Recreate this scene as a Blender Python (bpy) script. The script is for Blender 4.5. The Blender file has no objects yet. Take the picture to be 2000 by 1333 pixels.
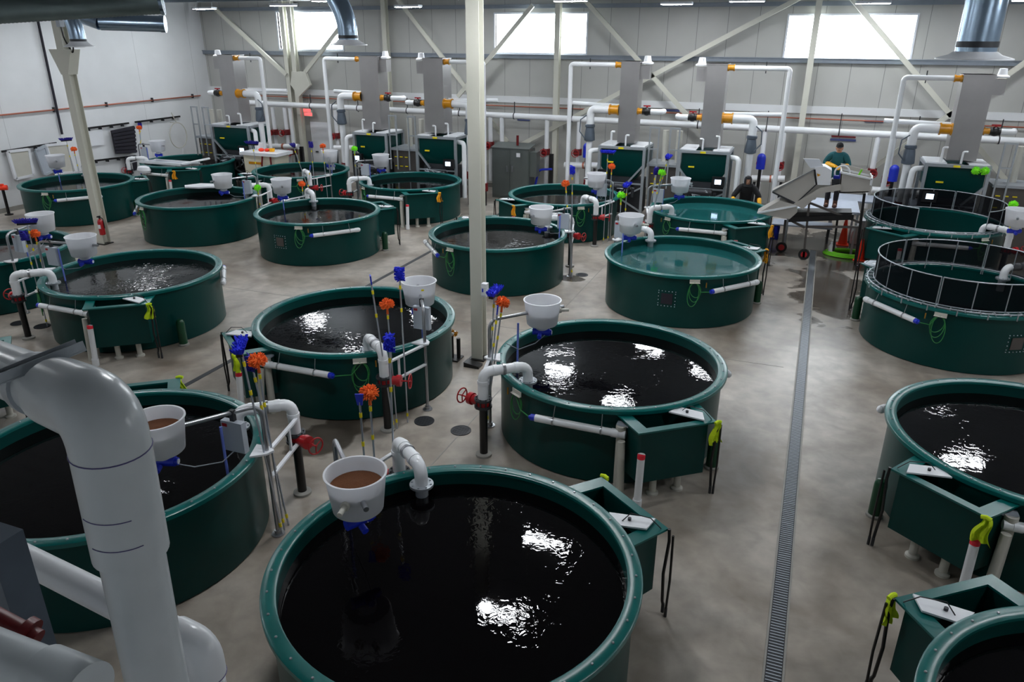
import bpy, math, random
from mathutils import Vector, Matrix
random.seed(7)
PI = math.pi
# ---------------------------------------------------------------- camera
R0 = 1.83; F = 1454.2
PITCH = math.radians(22.289); ROLL = math.radians(-.2454); YAW = math.radians(21); HC = 3.288 * R0
scn = bpy.context.scene
COL = scn.collection
cam_d = bpy.data.cameras.new('camera'); cam = bpy.data.objects.new('camera', cam_d); COL.objects.link(cam)
cam.location = (0, 0, HC)
cam.rotation_mode = 'XYZ'
cam.matrix_world = (Matrix.Translation((0, 0, HC)) @ Matrix.Rotation(YAW, 4, 'Z') @ Matrix.Rotation(PI / 2 - PITCH, 4, 'X') @ Matrix.Rotation(-ROLL, 4, 'Z'))
cam_d.sensor_fit = 'HORIZONTAL'; cam_d.sensor_width = 36; cam_d.lens = 36 * F / 2000
cam_d.clip_start = .05; cam_d.clip_end = 300
scn.camera = cam

# ---------------------------------------------------------------- world, exposure
w = bpy.data.worlds.new('world'); scn.world = w; w.use_nodes = True
bg = w.node_tree.nodes['Background']; bg.inputs[0].default_value = (.75, .87, 1, 1); bg.inputs[1].default_value = 1.0
scn.view_settings.view_transform = 'Standard'; scn.view_settings.look = 'None'
scn.view_settings.gamma = 1; scn.view_settings.use_curve_mapping = False
scn.view_settings.exposure = 1.2
LAMP_POWER = 56.0       # emission strength of the ceiling lamps' diffusers
WINDOW_POWER = 7.0      # daylight in the window panes

# ---------------------------------------------------------------- photo measurements -> places
def ray(px, py):
    u = px - 1000; v = py - 666.5
    cr, sr = math.cos(ROLL), math.sin(ROLL)
    X = (u * cr + v * sr) / F; Y = (-u * sr + v * cr) / F
    c, s = math.cos(PITCH), math.sin(PITCH)
    y = c - Y * s; z = -s - Y * c
    return Vector((X * math.cos(YAW) - y * math.sin(YAW), X * math.sin(YAW) + y * math.cos(YAW), z))
O = Vector((0, 0, HC))
def atz(px, py, z): d = ray(px, py); return O + d * ((z - HC) / d.z)
def atx(px, py, x): d = ray(px, py); return O + d * (x / d.x)
def aty(px, py, y): d = ray(px, py); return O + d * (y / d.y)
def atd(px, py, k): return O + ray(px, py) * k
def proj(p):
    x, y, z = p[0], p[1], p[2] - HC
    X = x * math.cos(YAW) + y * math.sin(YAW); Yy = -x * math.sin(YAW) + y * math.cos(YAW)
    c, s = math.cos(PITCH), math.sin(PITCH)
    d = Yy * c - z * s; v = -(Yy * s + z * c)
    a = F * X / d; b = F * v / d; cr, sr = math.cos(ROLL), math.sin(ROLL)
    return 1000 + a * cr - b * sr, 666.5 + a * sr + b * cr

# ---------------------------------------------------------------- materials
def srgb(r, g, b):
    f = lambda c: (c / 255 / 12.92) if c / 255 <= .04045 else ((c / 255 + .055) / 1.055) ** 2.4
    return (f(r), f(g), f(b), 1)
MATS = {}
def mat(name, col, rough=.5, metal=0, noise=0, nscale=6, bump=0, bscale=40, spec=.5, emit=0, alpha=1, coat=0, trans=0):
    m = bpy.data.materials.new(name); m.use_nodes = True; nt = m.node_tree; N = nt.nodes; L = nt.links
    b = N['Principled BSDF']
    b.inputs['Base Color'].default_value = col; b.inputs['Roughness'].default_value = rough; b.inputs['Metallic'].default_value = metal
    b.inputs['Specular IOR Level'].default_value = spec
    b.inputs['Coat Weight'].default_value = coat
    tc = N.new('ShaderNodeTexCoord')
    if noise:
        n = N.new('ShaderNodeTexNoise'); n.inputs['Scale'].default_value = nscale; n.inputs['Detail'].default_value = 4
        L.new(tc.outputs['Object'], n.inputs['Vector'])
        mx = N.new('ShaderNodeMix'); mx.data_type = 'RGBA'
        mx.inputs[6].default_value = [c * (1 - noise) for c in col[:3]] + [1]
        mx.inputs[7].default_value = [min(1, c * (1 + noise)) for c in col[:3]] + [1]
        L.new(n.outputs['Fac'], mx.inputs[0]); L.new(mx.outputs[2], b.inputs['Base Color'])
    if bump:
        n = N.new('ShaderNodeTexNoise'); n.inputs['Scale'].default_value = bscale; n.inputs['Detail'].default_value = 3
        L.new(tc.outputs['Object'], n.inputs['Vector'])
        bp = N.new('ShaderNodeBump'); bp.inputs['Strength'].default_value = bump; bp.inputs['Distance'].default_value = .01
        L.new(n.outputs['Fac'], bp.inputs['Height']); L.new(bp.outputs[0], b.inputs['Normal'])
    if emit:
        b.inputs['Emission Color'].default_value = col; b.inputs['Emission Strength'].default_value = emit
    if alpha < 1: b.inputs['Alpha'].default_value = alpha
    MATS[name] = m
    return m
M = {}
M['tank'] = mat('green_fibreglass', srgb(0, 57, 54), .34, noise=.12, nscale=2.5, bump=.06, bscale=9, spec=.25)
M['rim'] = mat('green_rim', srgb(0, 94, 90), .28, noise=.15, nscale=8, bump=.06, bscale=30)
M['pvc'] = mat('white_pvc', srgb(230, 232, 235), .28, noise=.04, nscale=3)
M['pvc_old'] = mat('cream_pvc', srgb(196, 194, 184), .4, noise=.08, nscale=5)
M['white'] = mat('white_plastic', srgb(226, 228, 232), .35, noise=.03)
M['black'] = mat('black_plastic', srgb(18, 17, 19), .4, noise=.2)
M['darkgrey'] = mat('dark_grey_metal', srgb(60, 62, 66), .45, .5, noise=.15)
M['red'] = mat('red_enamel', srgb(170, 22, 30), .35, noise=.1)
M['darkred'] = mat('dark_red_enamel', srgb(105, 20, 24), .4, noise=.15)
M['blue'] = mat('blue_plastic', srgb(28, 50, 190), .4, noise=.1)
M['bristle_blue'] = mat('blue_bristles', srgb(22, 40, 205), .8, noise=.25, nscale=40)
M['bristle_navy'] = mat('navy_bristles', srgb(30, 22, 140), .8, noise=.25, nscale=40)
M['bristle_orange'] = mat('orange_bristles', srgb(255, 110, 40), .8, noise=.25, nscale=30)
M['bristle_lime'] = mat('lime_bristles', srgb(140, 255, 40), .8, noise=.2, nscale=30)
M['yellow'] = mat('yellow_plastic', srgb(240, 220, 20), .5, noise=.05)
M['steel'] = mat('brushed_steel', srgb(170, 172, 176), .3, .9, noise=.08, nscale=10)
M['galv'] = mat('galvanised_steel', srgb(176, 182, 188), .45, .7, noise=.12, nscale=14)
M['alu'] = mat('aluminium_pole', srgb(190, 196, 206), .35, .8, noise=.05)
M['lime'] = mat('lime_cloth', srgb(205, 230, 30), .9, noise=.1, nscale=20, bump=.5, bscale=30)
M['amber'] = mat('amber_cloth', srgb(240, 170, 30), .9, noise=.12, nscale=20, bump=.5, bscale=30)
M['feed'] = mat('brown_feed', srgb(98, 56, 26), .95, noise=.35, nscale=60, bump=.8, bscale=120)
M['cream'] = mat('shade_grey_feed', srgb(150, 150, 152), .9, noise=.08, nscale=40)  # grey, not cream: colour stands in for shade in the lower tub
M['hose'] = mat('green_hose', srgb(46, 130, 66), .4, noise=.1)
M['hose_lime'] = mat('lime_hose', srgb(120, 210, 30), .45, noise=.1)
M['cyl'] = mat('dark_green_cylinder', srgb(14, 66, 40), .35, noise=.12, nscale=12)
M['brass'] = mat('brass', srgb(190, 140, 60), .35, .8, noise=.1)
M['concrete_ring'] = mat('grey_collar', srgb(150, 148, 142), .8, noise=.15)
M['bluepipe'] = mat('clear_blue_tube', srgb(112, 130, 215), .25, noise=.05)
M['cablegrey'] = mat('grey_cable', srgb(130, 135, 145), .5, noise=.1)
M['ctrl'] = mat('light_grey_enclosure', srgb(176, 184, 194), .4, noise=.03)
M['pinkred'] = mat('red_tape', srgb(235, 40, 60), .5, noise=.05)
M['beam'] = mat('cream_painted_steel', srgb(205, 204, 192), .4, noise=.05, nscale=2, bump=.1, bscale=20)
M['girt'] = mat('blue_grey_girt', srgb(128, 136, 146), .5, .3, noise=.1)
M['cabinet'] = mat('grey_steel_cabinet', srgb(112, 118, 116), .38, .6, noise=.12, nscale=3)
M['tower'] = mat('stainless_sheet', srgb(168, 166, 166), .36, .8, noise=.14, nscale=1.6, bump=.08, bscale=6)
M['grader'] = mat('pale_stainless', srgb(182, 178, 172), .4, .25, noise=.06, nscale=3)
M['towerdark'] = mat('dull_stainless_sheet', srgb(96, 92, 90), .5, .6, noise=.2, nscale=2)
M['amberunion'] = mat('amber_union', srgb(205, 140, 25), .3, noise=.2, nscale=20)
M['copper'] = mat('copper_pipe', srgb(176, 104, 84), .4, .5, noise=.1)
M['duct'] = mat('galvanised_duct', srgb(150, 170, 190), .25, .95, noise=.12, nscale=5, bump=.15, bscale=12)
M['spiral'] = mat('dull_spiral_duct', srgb(130, 145, 145), .4, .5, noise=.2, nscale=6)
M['mat'] = mat('black_mat', srgb(30, 28, 40), .7, noise=.15)
M['cone'] = mat('orange_cone', srgb(255, 60, 25), .5, noise=.06)
M['skin'] = mat('skin', srgb(190, 140, 115), .6, noise=.06)
M['jacket'] = mat('teal_jacket', srgb(12, 84, 92), .8, noise=.15, nscale=12, bump=.4, bscale=14)
M['hood'] = mat('black_hooded_top', srgb(18, 17, 21), .85, noise=.2, nscale=12, bump=.4, bscale=14)
M['trouser'] = mat('dark_trousers', srgb(34, 32, 38), .85, noise=.2, nscale=10)
M['boot'] = mat('brown_boots', srgb(80, 46, 32), .6, noise=.2)
M['glove'] = mat('yellow_rubber_glove', srgb(250, 180, 25), .45, noise=.1, nscale=14)
M['hair'] = mat('dark_cap', srgb(26, 26, 28), .8, noise=.2)
M['deck'] = mat('pale_grating', srgb(170, 178, 192), .5, .3, noise=.1, nscale=8)
M['tote'] = mat('cream_tote', srgb(216, 210, 190), .5, noise=.06)
M['bluelabel'] = mat('blue_sign', srgb(60, 70, 120), .6, noise=.1)
M['exitred'] = mat('lit_red_sign', srgb(255, 70, 70), .5, emit=1.3)
M['screen'] = mat('lit_screen', srgb(200, 225, 255), .3, emit=2.0)
M['tyre'] = mat('black_rubber', srgb(20, 20, 22), .8, noise=.2)
M['lampwhite'] = mat('lamp_housing', srgb(210, 214, 222), .4, noise=.03)
M['purple'] = mat('purple_mark', srgb(95, 90, 140), .6, noise=.1)
M['bigpipe'] = mat('grey_white_pipe', srgb(208, 214, 217), .25, noise=.07, nscale=7)
M['bluegrey'] = mat('blue_grey_steel', srgb(92, 102, 114), .4, .5, noise=.15)
M['orangebrown'] = mat('rusty_orange', srgb(120, 60, 30), .6, noise=.3)

def lamp_mat():
    m = bpy.data.materials.new('lamp_diffuser'); m.use_nodes = True
    b = m.node_tree.nodes['Principled BSDF']; b.inputs['Base Color'].default_value = (.9, .9, .9, 1)
    b.inputs['Emission Color'].default_value = (.93, .965, 1, 1); b.inputs['Emission Strength'].default_value = LAMP_POWER
    return m
M['lamp'] = lamp_mat()
def pane_mat():
    m = bpy.data.materials.new('window_pane_daylight'); m.use_nodes = True
    b = m.node_tree.nodes['Principled BSDF']; b.inputs['Base Color'].default_value = (.9, .95, 1, 1)
    b.inputs['Emission Color'].default_value = (.86, .94, 1, 1); b.inputs['Emission Strength'].default_value = WINDOW_POWER
    return m
M['pane'] = pane_mat()

def tub_mat():
    m = bpy.data.materials.new('translucent_white_tub'); m.use_nodes = True; nt = m.node_tree; N = nt.nodes; L = nt.links
    b = N['Principled BSDF']; b.inputs['Base Color'].default_value = srgb(244, 245, 248); b.inputs['Roughness'].default_value = .3
    t = N.new('ShaderNodeBsdfTranslucent'); t.inputs[0].default_value = (.93, .94, .97, 1)
    mx = N.new('ShaderNodeMixShader'); mx.inputs[0].default_value = .4
    n = N.new('ShaderNodeTexNoise'); n.inputs['Scale'].default_value = 5
    bp = N.new('ShaderNodeBump'); bp.inputs['Strength'].default_value = .05
    L.new(n.outputs[0], bp.inputs['Height']); L.new(bp.outputs[0], b.inputs['Normal'])
    L.new(b.outputs[0], mx.inputs[1]); L.new(t.outputs[0], mx.inputs[2]); L.new(mx.outputs[0], N['Material Output'].inputs[0])
    return m
M['tub'] = tub_mat()

def water_mat(name, clear, tint=(0, 0, 0, 1), strength=.5):
    m = bpy.data.materials.new(name); m.use_nodes = True; nt = m.node_tree; N = nt.nodes; L = nt.links
    N.remove(N['Principled BSDF'])
    geo = N.new('ShaderNodeNewGeometry')
    n1 = N.new('ShaderNodeTexNoise'); n1.inputs['Scale'].default_value = 11; n1.inputs['Detail'].default_value = 2.5; n1.inputs['Distortion'].default_value = .8
    n2 = N.new('ShaderNodeTexNoise'); n2.inputs['Scale'].default_value = 1.1; n2.inputs['Detail'].default_value = 1
    r2 = N.new('ShaderNodeMapRange'); r2.inputs[1].default_value = .42; r2.inputs[2].default_value = .66; r2.inputs[3].default_value = .12; r2.inputs[4].default_value = 1
    mul = N.new('ShaderNodeMath'); mul.operation = 'MULTIPLY'
    for n in (n1, n2): L.new(geo.outputs['Position'], n.inputs['Vector'])
    L.new(n2.outputs['Fac'], r2.inputs[0]); L.new(n1.outputs['Fac'], mul.inputs[0]); L.new(r2.outputs[0], mul.inputs[1])
    bp = N.new('ShaderNodeBump'); bp.inputs['Strength'].default_value = strength; bp.inputs['Distance'].default_value = .02
    L.new(mul.outputs[0], bp.inputs['Height'])
    gl = N.new('ShaderNodeBsdfGlossy'); gl.inputs['Roughness'].default_value = .02
    fr = N.new('ShaderNodeFresnel'); fr.inputs['IOR'].default_value = 1.33
    L.new(bp.outputs[0], gl.inputs['Normal']); L.new(bp.outputs[0], fr.inputs['Normal'])
    if clear:
        tr_ = N.new('ShaderNodeBsdfTransparent'); tr_.inputs[0].default_value = tint
        df_ = N.new('ShaderNodeBsdfDiffuse'); df_.inputs[0].default_value = (.03, .24, .24, 1)
        under = N.new('ShaderNodeMixShader'); under.inputs[0].default_value = .38; L.new(tr_.outputs[0], under.inputs[1]); L.new(df_.outputs[0], under.inputs[2])
    else:
        under = N.new('ShaderNodeBsdfDiffuse'); under.inputs[0].default_value = tint
    mx = N.new('ShaderNodeMixShader')
    L.new(fr.outputs[0], mx.inputs[0]); L.new(under.outputs[0], mx.inputs[1]); L.new(gl.outputs[0], mx.inputs[2])
    L.new(mx.outputs[0], N['Material Output'].inputs[0])
    return m
M['water'] = water_mat('dark_water', False, (.0018, .0014, .0017, 1), .17)
M['water_rippled'] = water_mat('rippled_dark_water', False, (.004, .004, .0045, 1), .6)
M['water_clear'] = water_mat('clear_water', True, (.7, 1, .97, 1), .12)
M['water_calm'] = water_mat('calm_dark_water', False, (.004, .004, .005, 1), .05)

def mesh_mat():
    m = bpy.data.materials.new('fine_black_netting'); m.use_nodes = True; nt = m.node_tree; N = nt.nodes; L = nt.links
    b = N['Principled BSDF']; b.inputs['Base Color'].default_value = (.006, .007, .01, 1); b.inputs['Roughness'].default_value = 1; b.inputs['Specular IOR Level'].default_value = .1
    t = N.new('ShaderNodeBsdfTransparent'); mx = N.new('ShaderNodeMixShader')
    tc = N.new('ShaderNodeTexCoord'); v = N.new('ShaderNodeTexVoronoi'); v.inputs['Scale'].default_value = 120
    rp = N.new('ShaderNodeMapRange'); rp.inputs[1].default_value = 0; rp.inputs[2].default_value = 1; rp.inputs[3].default_value = .5; rp.inputs[4].default_value = .75
    L.new(tc.outputs['Object'], v.inputs['Vector']); L.new(v.outputs['Distance'], rp.inputs[0])
    L.new(rp.outputs[0], mx.inputs[0]); L.new(t.outputs[0], mx.inputs[1]); L.new(b.outputs[0], mx.inputs[2]); L.new(mx.outputs[0], N['Material Output'].inputs[0])
    return m
M['net'] = mesh_mat()

def floor_mat():
    m = bpy.data.materials.new('polished_concrete'); m.use_nodes = True; nt = m.node_tree; N = nt.nodes; L = nt.links
    b = N['Principled BSDF']; geo = N.new('ShaderNodeNewGeometry')
    def noise(s, d=5, dist=0):
        n = N.new('ShaderNodeTexNoise'); n.inputs['Scale'].default_value = s; n.inputs['Detail'].default_value = d; n.inputs['Distortion'].default_value = dist
        L.new(geo.outputs['Position'], n.inputs['Vector']); return n
    a = noise(.55, 6, .6); c = noise(3.5, 8, .3); e = noise(40, 3); wn = noise(1.1, 3, .4)
    cr = N.new('ShaderNodeValToRGB'); cr.color_ramp.elements[0].position = .3; cr.color_ramp.elements[1].position = .72
    cr.color_ramp.elements[0].color = srgb(124, 112, 100); cr.color_ramp.elements[1].color = srgb(184, 177, 167)
    L.new(a.outputs['Fac'], cr.inputs[0])
    m1 = N.new('ShaderNodeMix'); m1.data_type = 'RGBA'; m1.blend_type = 'OVERLAY'; m1.inputs[0].default_value = .6
    L.new(cr.outputs[0], m1.inputs[6]); L.new(c.outputs['Color'], m1.inputs[7])
    bw = N.new('ShaderNodeRGBToBW'); L.new(c.outputs['Color'], bw.inputs[0]); L.new(bw.outputs[0], m1.inputs[7])
    # wet patches: places where the floor is damp, each with its own shape
    spots = [(1.0, 20.2, 1.0, 3.0), (.9, 24.3, 3.0, 2.2), (-5.4, 18.4, .45, .35), (-6.6, 9.0, .5, 1.0), (-7.3, 9.9, .8, .22)]
    prev = None
    for (x, y, rx, ry) in spots:
        mp = N.new('ShaderNodeVectorMath'); mp.operation = 'SUBTRACT'; mp.inputs[1].default_value = (x, y, 0); L.new(geo.outputs['Position'], mp.inputs[0])
        dv = N.new('ShaderNodeVectorMath'); dv.operation = 'DIVIDE'; dv.inputs[1].default_value = (rx, ry, 1); L.new(mp.outputs[0], dv.inputs[0])
        ln = N.new('ShaderNodeVectorMath'); ln.operation = 'LENGTH'; L.new(dv.outputs[0], ln.inputs[0])
        ad = N.new('ShaderNodeMath'); ad.operation = 'ADD'; L.new(ln.outputs['Value'], ad.inputs[0])
        sc = N.new('ShaderNodeMath'); sc.operation = 'MULTIPLY'; sc.inputs[1].default_value = 2.2; L.new(wn.outputs['Fac'], sc.inputs[0]); L.new(sc.outputs[0], ad.inputs[1])
        mr = N.new('ShaderNodeMapRange'); mr.inputs[1].default_value = 1.85; mr.inputs[2].default_value = 2.05; mr.inputs[3].default_value = 1; mr.inputs[4].default_value = 0
        L.new(ad.outputs[0], mr.inputs[0])
        if prev is None: prev = mr
        else:
            mm = N.new('ShaderNodeMath'); mm.operation = 'MAXIMUM'; L.new(prev.outputs[0], mm.inputs[0]); L.new(mr.outputs[0], mm.inputs[1]); prev = mm
    m2 = N.new('ShaderNodeMix'); m2.data_type = 'RGBA'; m2.inputs[7].default_value = srgb(64, 57, 50)
    sc2 = N.new('ShaderNodeMath'); sc2.operation = 'MULTIPLY'; sc2.inputs[1].default_value = .85; L.new(prev.outputs[0], sc2.inputs[0])
    L.new(sc2.outputs[0], m2.inputs[0]); L.new(m1.outputs[2], m2.inputs[6]); L.new(m2.outputs[2], b.inputs['Base Color'])
    rr = N.new('ShaderNodeMapRange'); rr.inputs[3].default_value = .38; rr.inputs[4].default_value = .12; L.new(prev.outputs[0], rr.inputs[0]); L.new(rr.outputs[0], b.inputs['Roughness'])
    bp = N.new('ShaderNodeBump'); bp.inputs['Strength'].default_value = .08; bp.inputs['Distance'].default_value = .01; L.new(e.outputs['Fac'], bp.inputs['Height']); L.new(bp.outputs[0], b.inputs['Normal'])
    return m
M['floor'] = floor_mat()

def panel_mat(name, col, axis, pitch, seam=.018, rough=.4):
    """insulated metal wall panels with thin vertical joints"""
    m = bpy.data.materials.new(name); m.use_nodes = True; nt = m.node_tree; N = nt.nodes; L = nt.links
    b = N['Principled BSDF']; b.inputs['Roughness'].default_value = rough
    geo = N.new('ShaderNodeNewGeometry'); sep = N.new('ShaderNodeSeparateXYZ'); L.new(geo.outputs['Position'], sep.inputs[0])
    dv = N.new('ShaderNodeMath'); dv.operation = 'DIVIDE'; dv.inputs[1].default_value = pitch; L.new(sep.outputs[axis], dv.inputs[0])
    fr = N.new('ShaderNodeMath'); fr.operation = 'FRACT'; L.new(dv.outputs[0], fr.inputs[0])
    lt = N.new('ShaderNodeMath'); lt.operation = 'LESS_THAN'; lt.inputs[1].default_value = seam / pitch; L.new(fr.outputs[0], lt.inputs[0])
    n = N.new('ShaderNodeTexNoise'); n.inputs['Scale'].default_value = 1.2; L.new(geo.outputs['Position'], n.inputs['Vector'])
    mx = N.new('ShaderNodeMix'); mx.data_type = 'RGBA'; mx.inputs[6].default_value = [c * .93 for c in col[:3]] + [1]; mx.inputs[7].default_value = [min(1, c * 1.06) for c in col[:3]] + [1]
    L.new(n.outputs['Fac'], mx.inputs[0])
    m2 = N.new('ShaderNodeMix'); m2.data_type = 'RGBA'; m2.inputs[7].default_value = [c * .45 for c in col[:3]] + [1]
    L.new(lt.outputs[0], m2.inputs[0]); L.new(mx.outputs[2], m2.inputs[6]); L.new(m2.outputs[2], b.inputs['Base Color'])
    return m
M['wall_back'] = panel_mat('back_wall_panels', srgb(180, 180, 176), 0, 1.07)
M['wall_left'] = panel_mat('left_wall_panels', srgb(222, 224, 226), 1, 3.2, .01)
M['ceiling'] = panel_mat('ceiling_sheet', srgb(150, 155, 162), 1, .6, .03)

# ---------------------------------------------------------------- mesh builder
class MB:
    def __init__(s): s.v = []; s.f = []; s.m = []; s.sm = []; s.mi = 0
    def add(s, vs, fs, smooth=True):
        o = len(s.v); s.v += [tuple(v) for v in vs]
        for f in fs: s.f.append(tuple(i + o for i in f)); s.m.append(s.mi); s.sm.append(smooth)
        return s
    def box(s, a, b, rot=None, c=None):
        x0, y0, z0 = a; x1, y1, z1 = b
        vs = [Vector(p) for p in ((x0, y0, z0), (x1, y0, z0), (x1, y1, z0), (x0, y1, z0), (x0, y0, z1), (x1, y0, z1), (x1, y1, z1), (x0, y1, z1))]
        if rot is not None:
            c = Vector(c) if c is not None else (Vector(a) + Vector(b)) / 2
            vs = [rot @ (v - c) + c for v in vs]
        return s.add(vs, [(0, 3, 2, 1), (4, 5, 6, 7), (0, 1, 5, 4), (1, 2, 6, 5), (2, 3, 7, 6), (3, 0, 4, 7)], False)
    def bar(s, a, b, w, h, up=(0, 0, 1)):
        a = Vector(a); b = Vector(b); d = (b - a).normalized(); up = Vector(up)
        if abs(d.dot(up)) > .95: up = Vector((0, 1, 0))
        x = d.cross(up).normalized() * w / 2; y = x.cross(d).normalized() * h / 2
        vs = [p + q for p in (a, b) for q in (-x - y, x - y, x + y, -x + y)]
        return s.add(vs, [(0, 1, 2, 3)[::-1], (4, 5, 6, 7), (0, 1, 5, 4), (1, 2, 6, 5), (2, 3, 7, 6), (3, 0, 4, 7)], False)
    def tube(s, pts, r, n=14, cap=True, closed=False, radii=None):
        pts = [Vector(p) for p in pts]; k = len(pts); vs = []; fs = []
        def tan(i):
            if closed: return (pts[(i + 1) % k] - pts[i - 1]).normalized()
            if i == 0: return (pts[1] - pts[0]).normalized()
            if i == k - 1: return (pts[-1] - pts[-2]).normalized()
            return ((pts[i + 1] - pts[i]).normalized() + (pts[i] - pts[i - 1]).normalized()).normalized()
        t0 = tan(0); ref = Vector((0, 0, 1)) if abs(t0.z) < .9 else Vector((1, 0, 0)); u = t0.cross(ref).normalized()
        for i in range(k):
            t = tan(i); u = (u - t * u.dot(t)).normalized(); v = t.cross(u)
            rr = radii[i] if radii else r
            for j in range(n):
                a = 2 * PI * j / n; vs.append(pts[i] + u * math.cos(a) * rr + v * math.sin(a) * rr)
        for i in range(k if closed else k - 1):
            i2 = (i + 1) % k
            for j in range(n): fs.append((i * n + j, i * n + (j + 1) % n, i2 * n + (j + 1) % n, i2 * n + j))
        s.add(vs, fs)
        if cap and not closed:
            o = len(s.v) - len(vs)
            for ring, rev in ((list(range(n)), True), (list(range((k - 1) * n, k * n)), False)):
                cvs = [vs[i] for i in ring]
                s.add(cvs, [tuple(range(n))[::-1] if rev else tuple(range(n))], False)
        return s
    def cyl(s, a, b, r, r2=None, n=20): return s.tube([a, b], r, n, radii=[r, r2 if r2 is not None else r])
    def lathe(s, prof, n=48, c=(0, 0, 0), close=False, a0=0, a1=2 * PI, smooth=True, M4=None):
        full = abs(a1 - a0 - 2 * PI) < 1e-6; k = len(prof); nn = n if full else n + 1; vs = []; fs = []
        for j in range(nn):
            a = a0 + (a1 - a0) * j / n
            for (r, z) in prof:
                p = Vector((r * math.cos(a), r * math.sin(a), z))
                if M4 is not None: p = M4 @ p
                vs.append(p + Vector(c))
        kk = k if close else k - 1
        for j in range(n):
            j2 = (j + 1) % nn
            for i in range(kk):
                i2 = (i + 1) % k; fs.append((j * k + i, j2 * k + i, j2 * k + i2, j * k + i2))
        return s.add(vs, fs, smooth)
    def disc(s, c, r, n=48, up=1):
        vs = [(c[0] + r * math.cos(2 * PI * j / n), c[1] + r * math.sin(2 * PI * j / n), c[2]) for j in range(n)]
        return s.add(vs, [tuple(range(n)) if up > 0 else tuple(range(n))[::-1]], False)
    def prism(s, pts, d):
        """polygon (3d points) extruded by the vector d"""
        pts = [Vector(p) for p in pts]; d = Vector(d); n = len(pts)
        vs = pts + [p + d for p in pts]
        fs = [tuple(range(n))[::-1], tuple(range(n, 2 * n))] + [(i, (i + 1) % n, n + (i + 1) % n, n + i) for i in range(n)]
        return s.add(vs, fs, False)
    def ball(s, c, r, n=12, sz=1):
        return s.lathe([(max(1e-4, r * math.sin(PI * i / n)), -r * sz * math.cos(PI * i / n)) for i in range(n + 1)], n * 2, c)
    def mesh(s, name, mats):
        me = bpy.data.meshes.new(name); me.from_pydata(s.v, [], s.f)
        me.polygons.foreach_set('material_index', s.m); me.polygons.foreach_set('use_smooth', s.sm)
        for m in (mats if isinstance(mats, (list, tuple)) else [mats]): me.materials.append(M[m] if isinstance(m, str) else m)
        me.update()
        try: me.set_sharp_from_angle(angle=math.radians(40))
        except Exception: pass
        return me
    def build(s, name, mats, parent=None, loc=None):
        o = bpy.data.objects.new(name, s.mesh(name, mats)); COL.objects.link(o)
        if parent is not None: o.parent = parent
        if loc is not None: o.location = loc
        return o
def tag(o, label, cat, group=None, kind=None):
    if label: o['label'] = label
    if cat: o['category'] = cat
    if group: o['group'] = group
    if kind: o['kind'] = kind
    return o
def empty(name, loc=(0, 0, 0), label=None, cat=None, group=None):
    o = bpy.data.objects.new(name, None); COL.objects.link(o); o.location = loc; o.empty_display_size = .1
    return tag(o, label, cat, group)
def local(root, p): return Vector(p) - Vector(root.location)
def arc(c, a, b, n=6):
    """rounded corner at c between points a and b (quadratic)"""
    a = Vector(a); b = Vector(b); c = Vector(c)
    return [(1 - t) ** 2 * a + 2 * t * (1 - t) * c + t * t * b for t in [i / n for i in range(n + 1)]]
def bend(pts, r):
    """polyline with rounded corners of radius r"""
    pts = [Vector(p) for p in pts]; out = [pts[0]]
    for i in range(1, len(pts) - 1):
        a = pts[i] + (pts[i - 1] - pts[i]).normalized() * r; b = pts[i] + (pts[i + 1] - pts[i]).normalized() * r
        out += arc(pts[i], a, b)
    return out + [pts[-1]]
def dup_mesh(o, parent):
    c = o.copy(); COL.objects.link(c); c.parent = parent; return c
def copy_tree(o, parent=None):
    c = o.copy(); COL.objects.link(c); c.parent = parent
    for ch in list(o.children): copy_tree(ch, c)
    return c
def struct(name, mb, m): return tag(mb.build(name, m), None, None, kind='structure')

# ---------------------------------------------------------------- the hall
WY = 29.7; WX = -26.85; CZ = 8.0; EX = 9.5; SY = -1.2
struct('floor', MB().box((WX - .3, SY - .3, -.3), (EX + .3, WY + .3, 0)), 'floor')
struct('ceiling', MB().box((WX - .3, SY - .3, CZ), (EX + .3, WY + .3, CZ + .2)), 'ceiling')
struct('wall_left', MB().box((WX - .3, SY - .3, 0), (WX, WY + .3, CZ)), 'wall_left')
struct('wall_right', MB().box((EX, SY - .3, 0), (EX + .3, WY + .3, CZ)), 'wall_left')
struct('wall_front', MB().box((WX, SY - .3, 0), (EX, SY, CZ)), 'wall_left')
wins = [((535, 27), (655, 100)), ((962, 28), (1139, 103)), ((1537, 26), (1770, 114))]
WR = []
for (a, b) in wins:
    p = aty(a[0], a[1], WY); q = aty(b[0], b[1], WY); WR.append((p.x, q.x, q.z, p.z))
WR[0] = (WR[0][0], -19.3, 5.45, 6.93)
wb = MB(); xs = [WX]
for (x0, x1, z0, z1) in WR:
    wb.box((xs[-1], WY, 0), (x0, WY + .3, CZ)); wb.box((x0, WY, 0), (x1, WY + .3, z0)); wb.box((x0, WY, z1), (x1, WY + .3, CZ)); xs.append(x1)
wb.box((xs[-1], WY, 0), (EX, WY + .3, CZ))
struct('wall_back', wb, 'wall_back')
for i, (x0, x1, z0, z1) in enumerate(WR):
    w_ = empty('window_%d' % (i + 1), (x0, WY, z0)); w_['kind'] = 'structure'
    fr = MB(); t = .06; y0, y1 = -.04, .12; W_ = x1 - x0; Hh = z1 - z0
    fr.box((-t, y0, -t), (W_ + t, y1, 0)).box((-t, y0, Hh), (W_ + t, y1, Hh + t)).box((-t, y0, 0), (0, y1, Hh)).box((W_, y0, 0), (W_ + t, y1, Hh))
    fr.build('window_frame', 'lampwhite', w_)
    MB().box((0, .1, 0), (W_, .13, Hh)).build('window_pane', 'pane', w_)
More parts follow.
